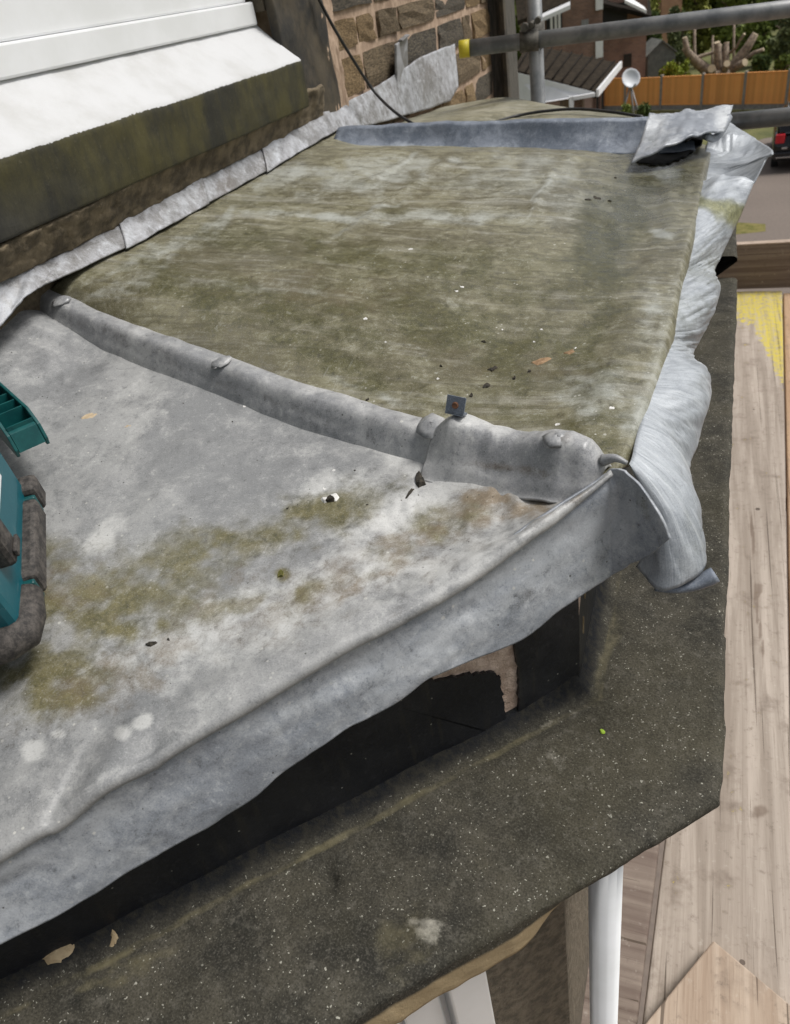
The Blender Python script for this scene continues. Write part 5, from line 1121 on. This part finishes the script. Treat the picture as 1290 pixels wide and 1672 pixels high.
# pollarded stump
stp = bgthing('pollarded_stump', 'cut tree stump with bare sawn limbs behind the fence', 'tree stump'); SW = 42.0
M_cut = mat_simple('cut_wood', (.45, .36, .24), (.55, .46, .32), 20, .8); M_barkl = mat_simple('pale_bark', (.16, .12, .09), (.34, .27, .2), 8, .9, .8, .03, 40)
tr0 = atw(1172, 118, SW); bm = bmesh.new(); bm_tube(bm, [(tr0[0], SW, GZ), (tr0[0], SW, tr0[2] - .3), (tr0[0], SW, tr0[2] + .1)], [.9, .75, .5], 12); bm_finish('trunk', bm, M_barkl, stp, True)
def limb(pxs, r0_, r1_, dz=0.0, cut=True):
    pts = [atw(a_, b_, SW + dz * i) for i, (a_, b_) in enumerate(pxs)]; rs_ = np.linspace(r0_, r1_, len(pts)) * .72; l_ = tube('limb', pts, list(rs_), M_barkl, stp, 8)
    if cut:
        d_ = (pts[-1] - pts[-2]); d_ /= np.linalg.norm(d_); tube('sawn_face', [pts[-1], pts[-1] + d_ * .03], float(rs_[-1]) * .97, M_cut, l_, 8)
limb([(1168, 122), (1150, 112), (1132, 96), (1122, 84), (1118, 62)], .40, .16); limb([(1124, 90), (1136, 95), (1150, 90), (1164, 86)], .14, .10); limb([(1122, 88), (1116, 80)], .12, .11)
limb([(1172, 120), (1172, 95), (1171, 70)], .3, .2, -.1); limb([(1182, 120), (1185, 95), (1186, 70)], .28, .18, .1); limb([(1177, 118), (1177, 96), (1175, 74)], .25, .16, .2); limb([(1165, 120), (1163, 98), (1164, 58)], .12, .07, .3, False)
limb([(1188, 120), (1205, 98), (1220, 78), (1233, 56)], .42, .22, -.1); limb([(1192, 86), (1202, 78), (1208, 66), (1215, 56)], .10, .08, -.2); limb([(1200, 108), (1218, 95), (1232, 86), (1246, 81)], .16, .12, -.2); limb([(1190, 118), (1205, 108), (1216, 102)], .25, .24, -.4); limb([(1180, 120), (1184, 112), (1187, 104)], .24, .22, -.5); limb([(1165, 122), (1163, 116), (1162, 112)], .28, .26, -.4)
limb([(1198, 120), (1198, 75), (1199, 20)], .10, .08, .5, False); limb([(1136, 110), (1134, 80), (1134, 20)], .12, .09, .5, False)

# parked car
M_car = mat_simple('black_car_paint', (.006, .006, .008), (.009, .009, .011), 2, .18, 0); M_tyre = mat_simple('tyre', (.01, .01, .01), (.02, .02, .02), 20, .9); M_red = mat_simple('red_lens', (.5, .01, .02), (.6, .02, .03), 5, .2); M_cglass = mat_simple('car_glass', (.05, .055, .06), (.09, .095, .1), 3, .08, 0); M_chrome = mat_simple('chrome', (.5, .5, .5), (.6, .6, .6), 5, .2, 0, metal=.9)
car = thing('parked_car', 'black car seen from behind on the driveway with a red tail light', 'car')
cpos = onz(1262, 284, GZ); car.location = (cpos[0] + .82, cpos[1] + .1, GZ); car.rotation_euler = (0, 0, math.radians(-3))
# local: rear faces -Y, width X, length +Y
def loft(name, secs, m, par):
    bm = bmesh.new(); rings = [[bm.verts.new(p) for p in s__] for s__ in secs]
    for a_, b_ in zip(rings, rings[1:]):
        for i in range(len(a_)): bm.faces.new((a_[i], a_[(i + 1) % len(a_)], b_[(i + 1) % len(a_)], b_[i]))
    bm.faces.new(rings[0][::-1]); bm.faces.new(rings[-1]); bmesh.ops.recalc_face_normals(bm, faces=bm.faces); bmesh.ops.bevel(bm, geom=[e for e in bm.edges if e.calc_face_angle(0) > .5], offset=.04, segments=2, affect='EDGES'); return bm_finish(name, bm, m, par, True)
def csec(y, w0_, w1_, z0_, z1_): return [(-w0_, y, z0_), (w0_, y, z0_), (w0_ + .02, y, (z0_ + z1_) / 2), (w1_, y, z1_), (-w1_, y, z1_), (-w0_ - .02, y, (z0_ + z1_) / 2)]
loft('body', [csec(0, .82, .80, .38, .98), csec(.12, .88, .86, .30, 1.02), csec(1.2, .89, .87, .28, 1.02), csec(3.2, .89, .86, .28, 1.0), csec(4.1, .86, .8, .30, .85), csec(4.4, .76, .7, .40, .72)], M_car, car)
loft('cabin', [csec(.10, .80, .70, .99, 1.2), csec(.35, .82, .66, .99, 1.54), csec(1.4, .82, .66, .99, 1.58), csec(2.4, .82, .64, .99, 1.52), csec(3.2, .8, .7, .99, 1.04)], M_car, car)
prism('rear_window', [(-.62, .10, 1.06), (.62, .10, 1.06), (.54, .30, 1.46), (-.54, .30, 1.46)], (0, -.02, .01), M_cglass, car)
for s2 in (-1, 1):
    prism('side_window', [(s2 * .835, .6, 1.06), (s2 * .835, 2.7, 1.06), (s2 * .70, 2.2, 1.46), (s2 * .70, .7, 1.46)], (s2 * .012, 0, 0), M_cglass, car)
    box('tail_light', min(s2 * .60, s2 * .86), max(s2 * .60, s2 * .86), -.02, .12, .82, 1.08, M_red, car, .03)
    box('reflector', min(s2 * .5, s2 * .66), max(s2 * .5, s2 * .66), -.03, .02, .66, .72, M_chrome, car, .01)
    tube('door_mirror', [(s2 * .9, 2.55, 1.08), (s2 * 1.02, 2.55, 1.1)], .08, M_car, car, 8)
    for y_ in (.85, 3.5):
        w__ = tube('wheel', [(s2 * .70, y_, .32), (s2 * .89, y_, .32)], .32, M_tyre, car, 20); tube('rim', [(s2 * .88, y_, .32), (s2 * .9, y_, .32)], .2, M_chrome, w__, 14)
box('bumper', -.86, .86, -.09, .12, .36, .60, M_car, car, .05); box('bumper_strip', -.8, .8, -.1, -.085, .43, .46, M_chrome, car, .004); box('number_plate', -.26, .26, -.025, -.005, .68, .79, M_yellow, car, .005)
box('roof_spoiler', -.6, .6, .18, .42, 1.5, 1.54, M_car, car, .01)
for s2 in (-1, 1): tube('roof_rail', [(s2 * .58, .6, 1.6), (s2 * .58, 2.2, 1.6)], .02, M_chrome, car, 6)
# verge of moss where the drive meets the wall
mv = [onz(a_, b_, GZ)[:2] for a_, b_ in ((1180, 362), (1250, 366), (1250, 378), (1180, 385))]; sheet('moss_verge', [tuple(p) for p in mv], GZ + .004, mat_simple('verge_moss', (.10, .10, .015), (.2, .17, .05), 5, .95))
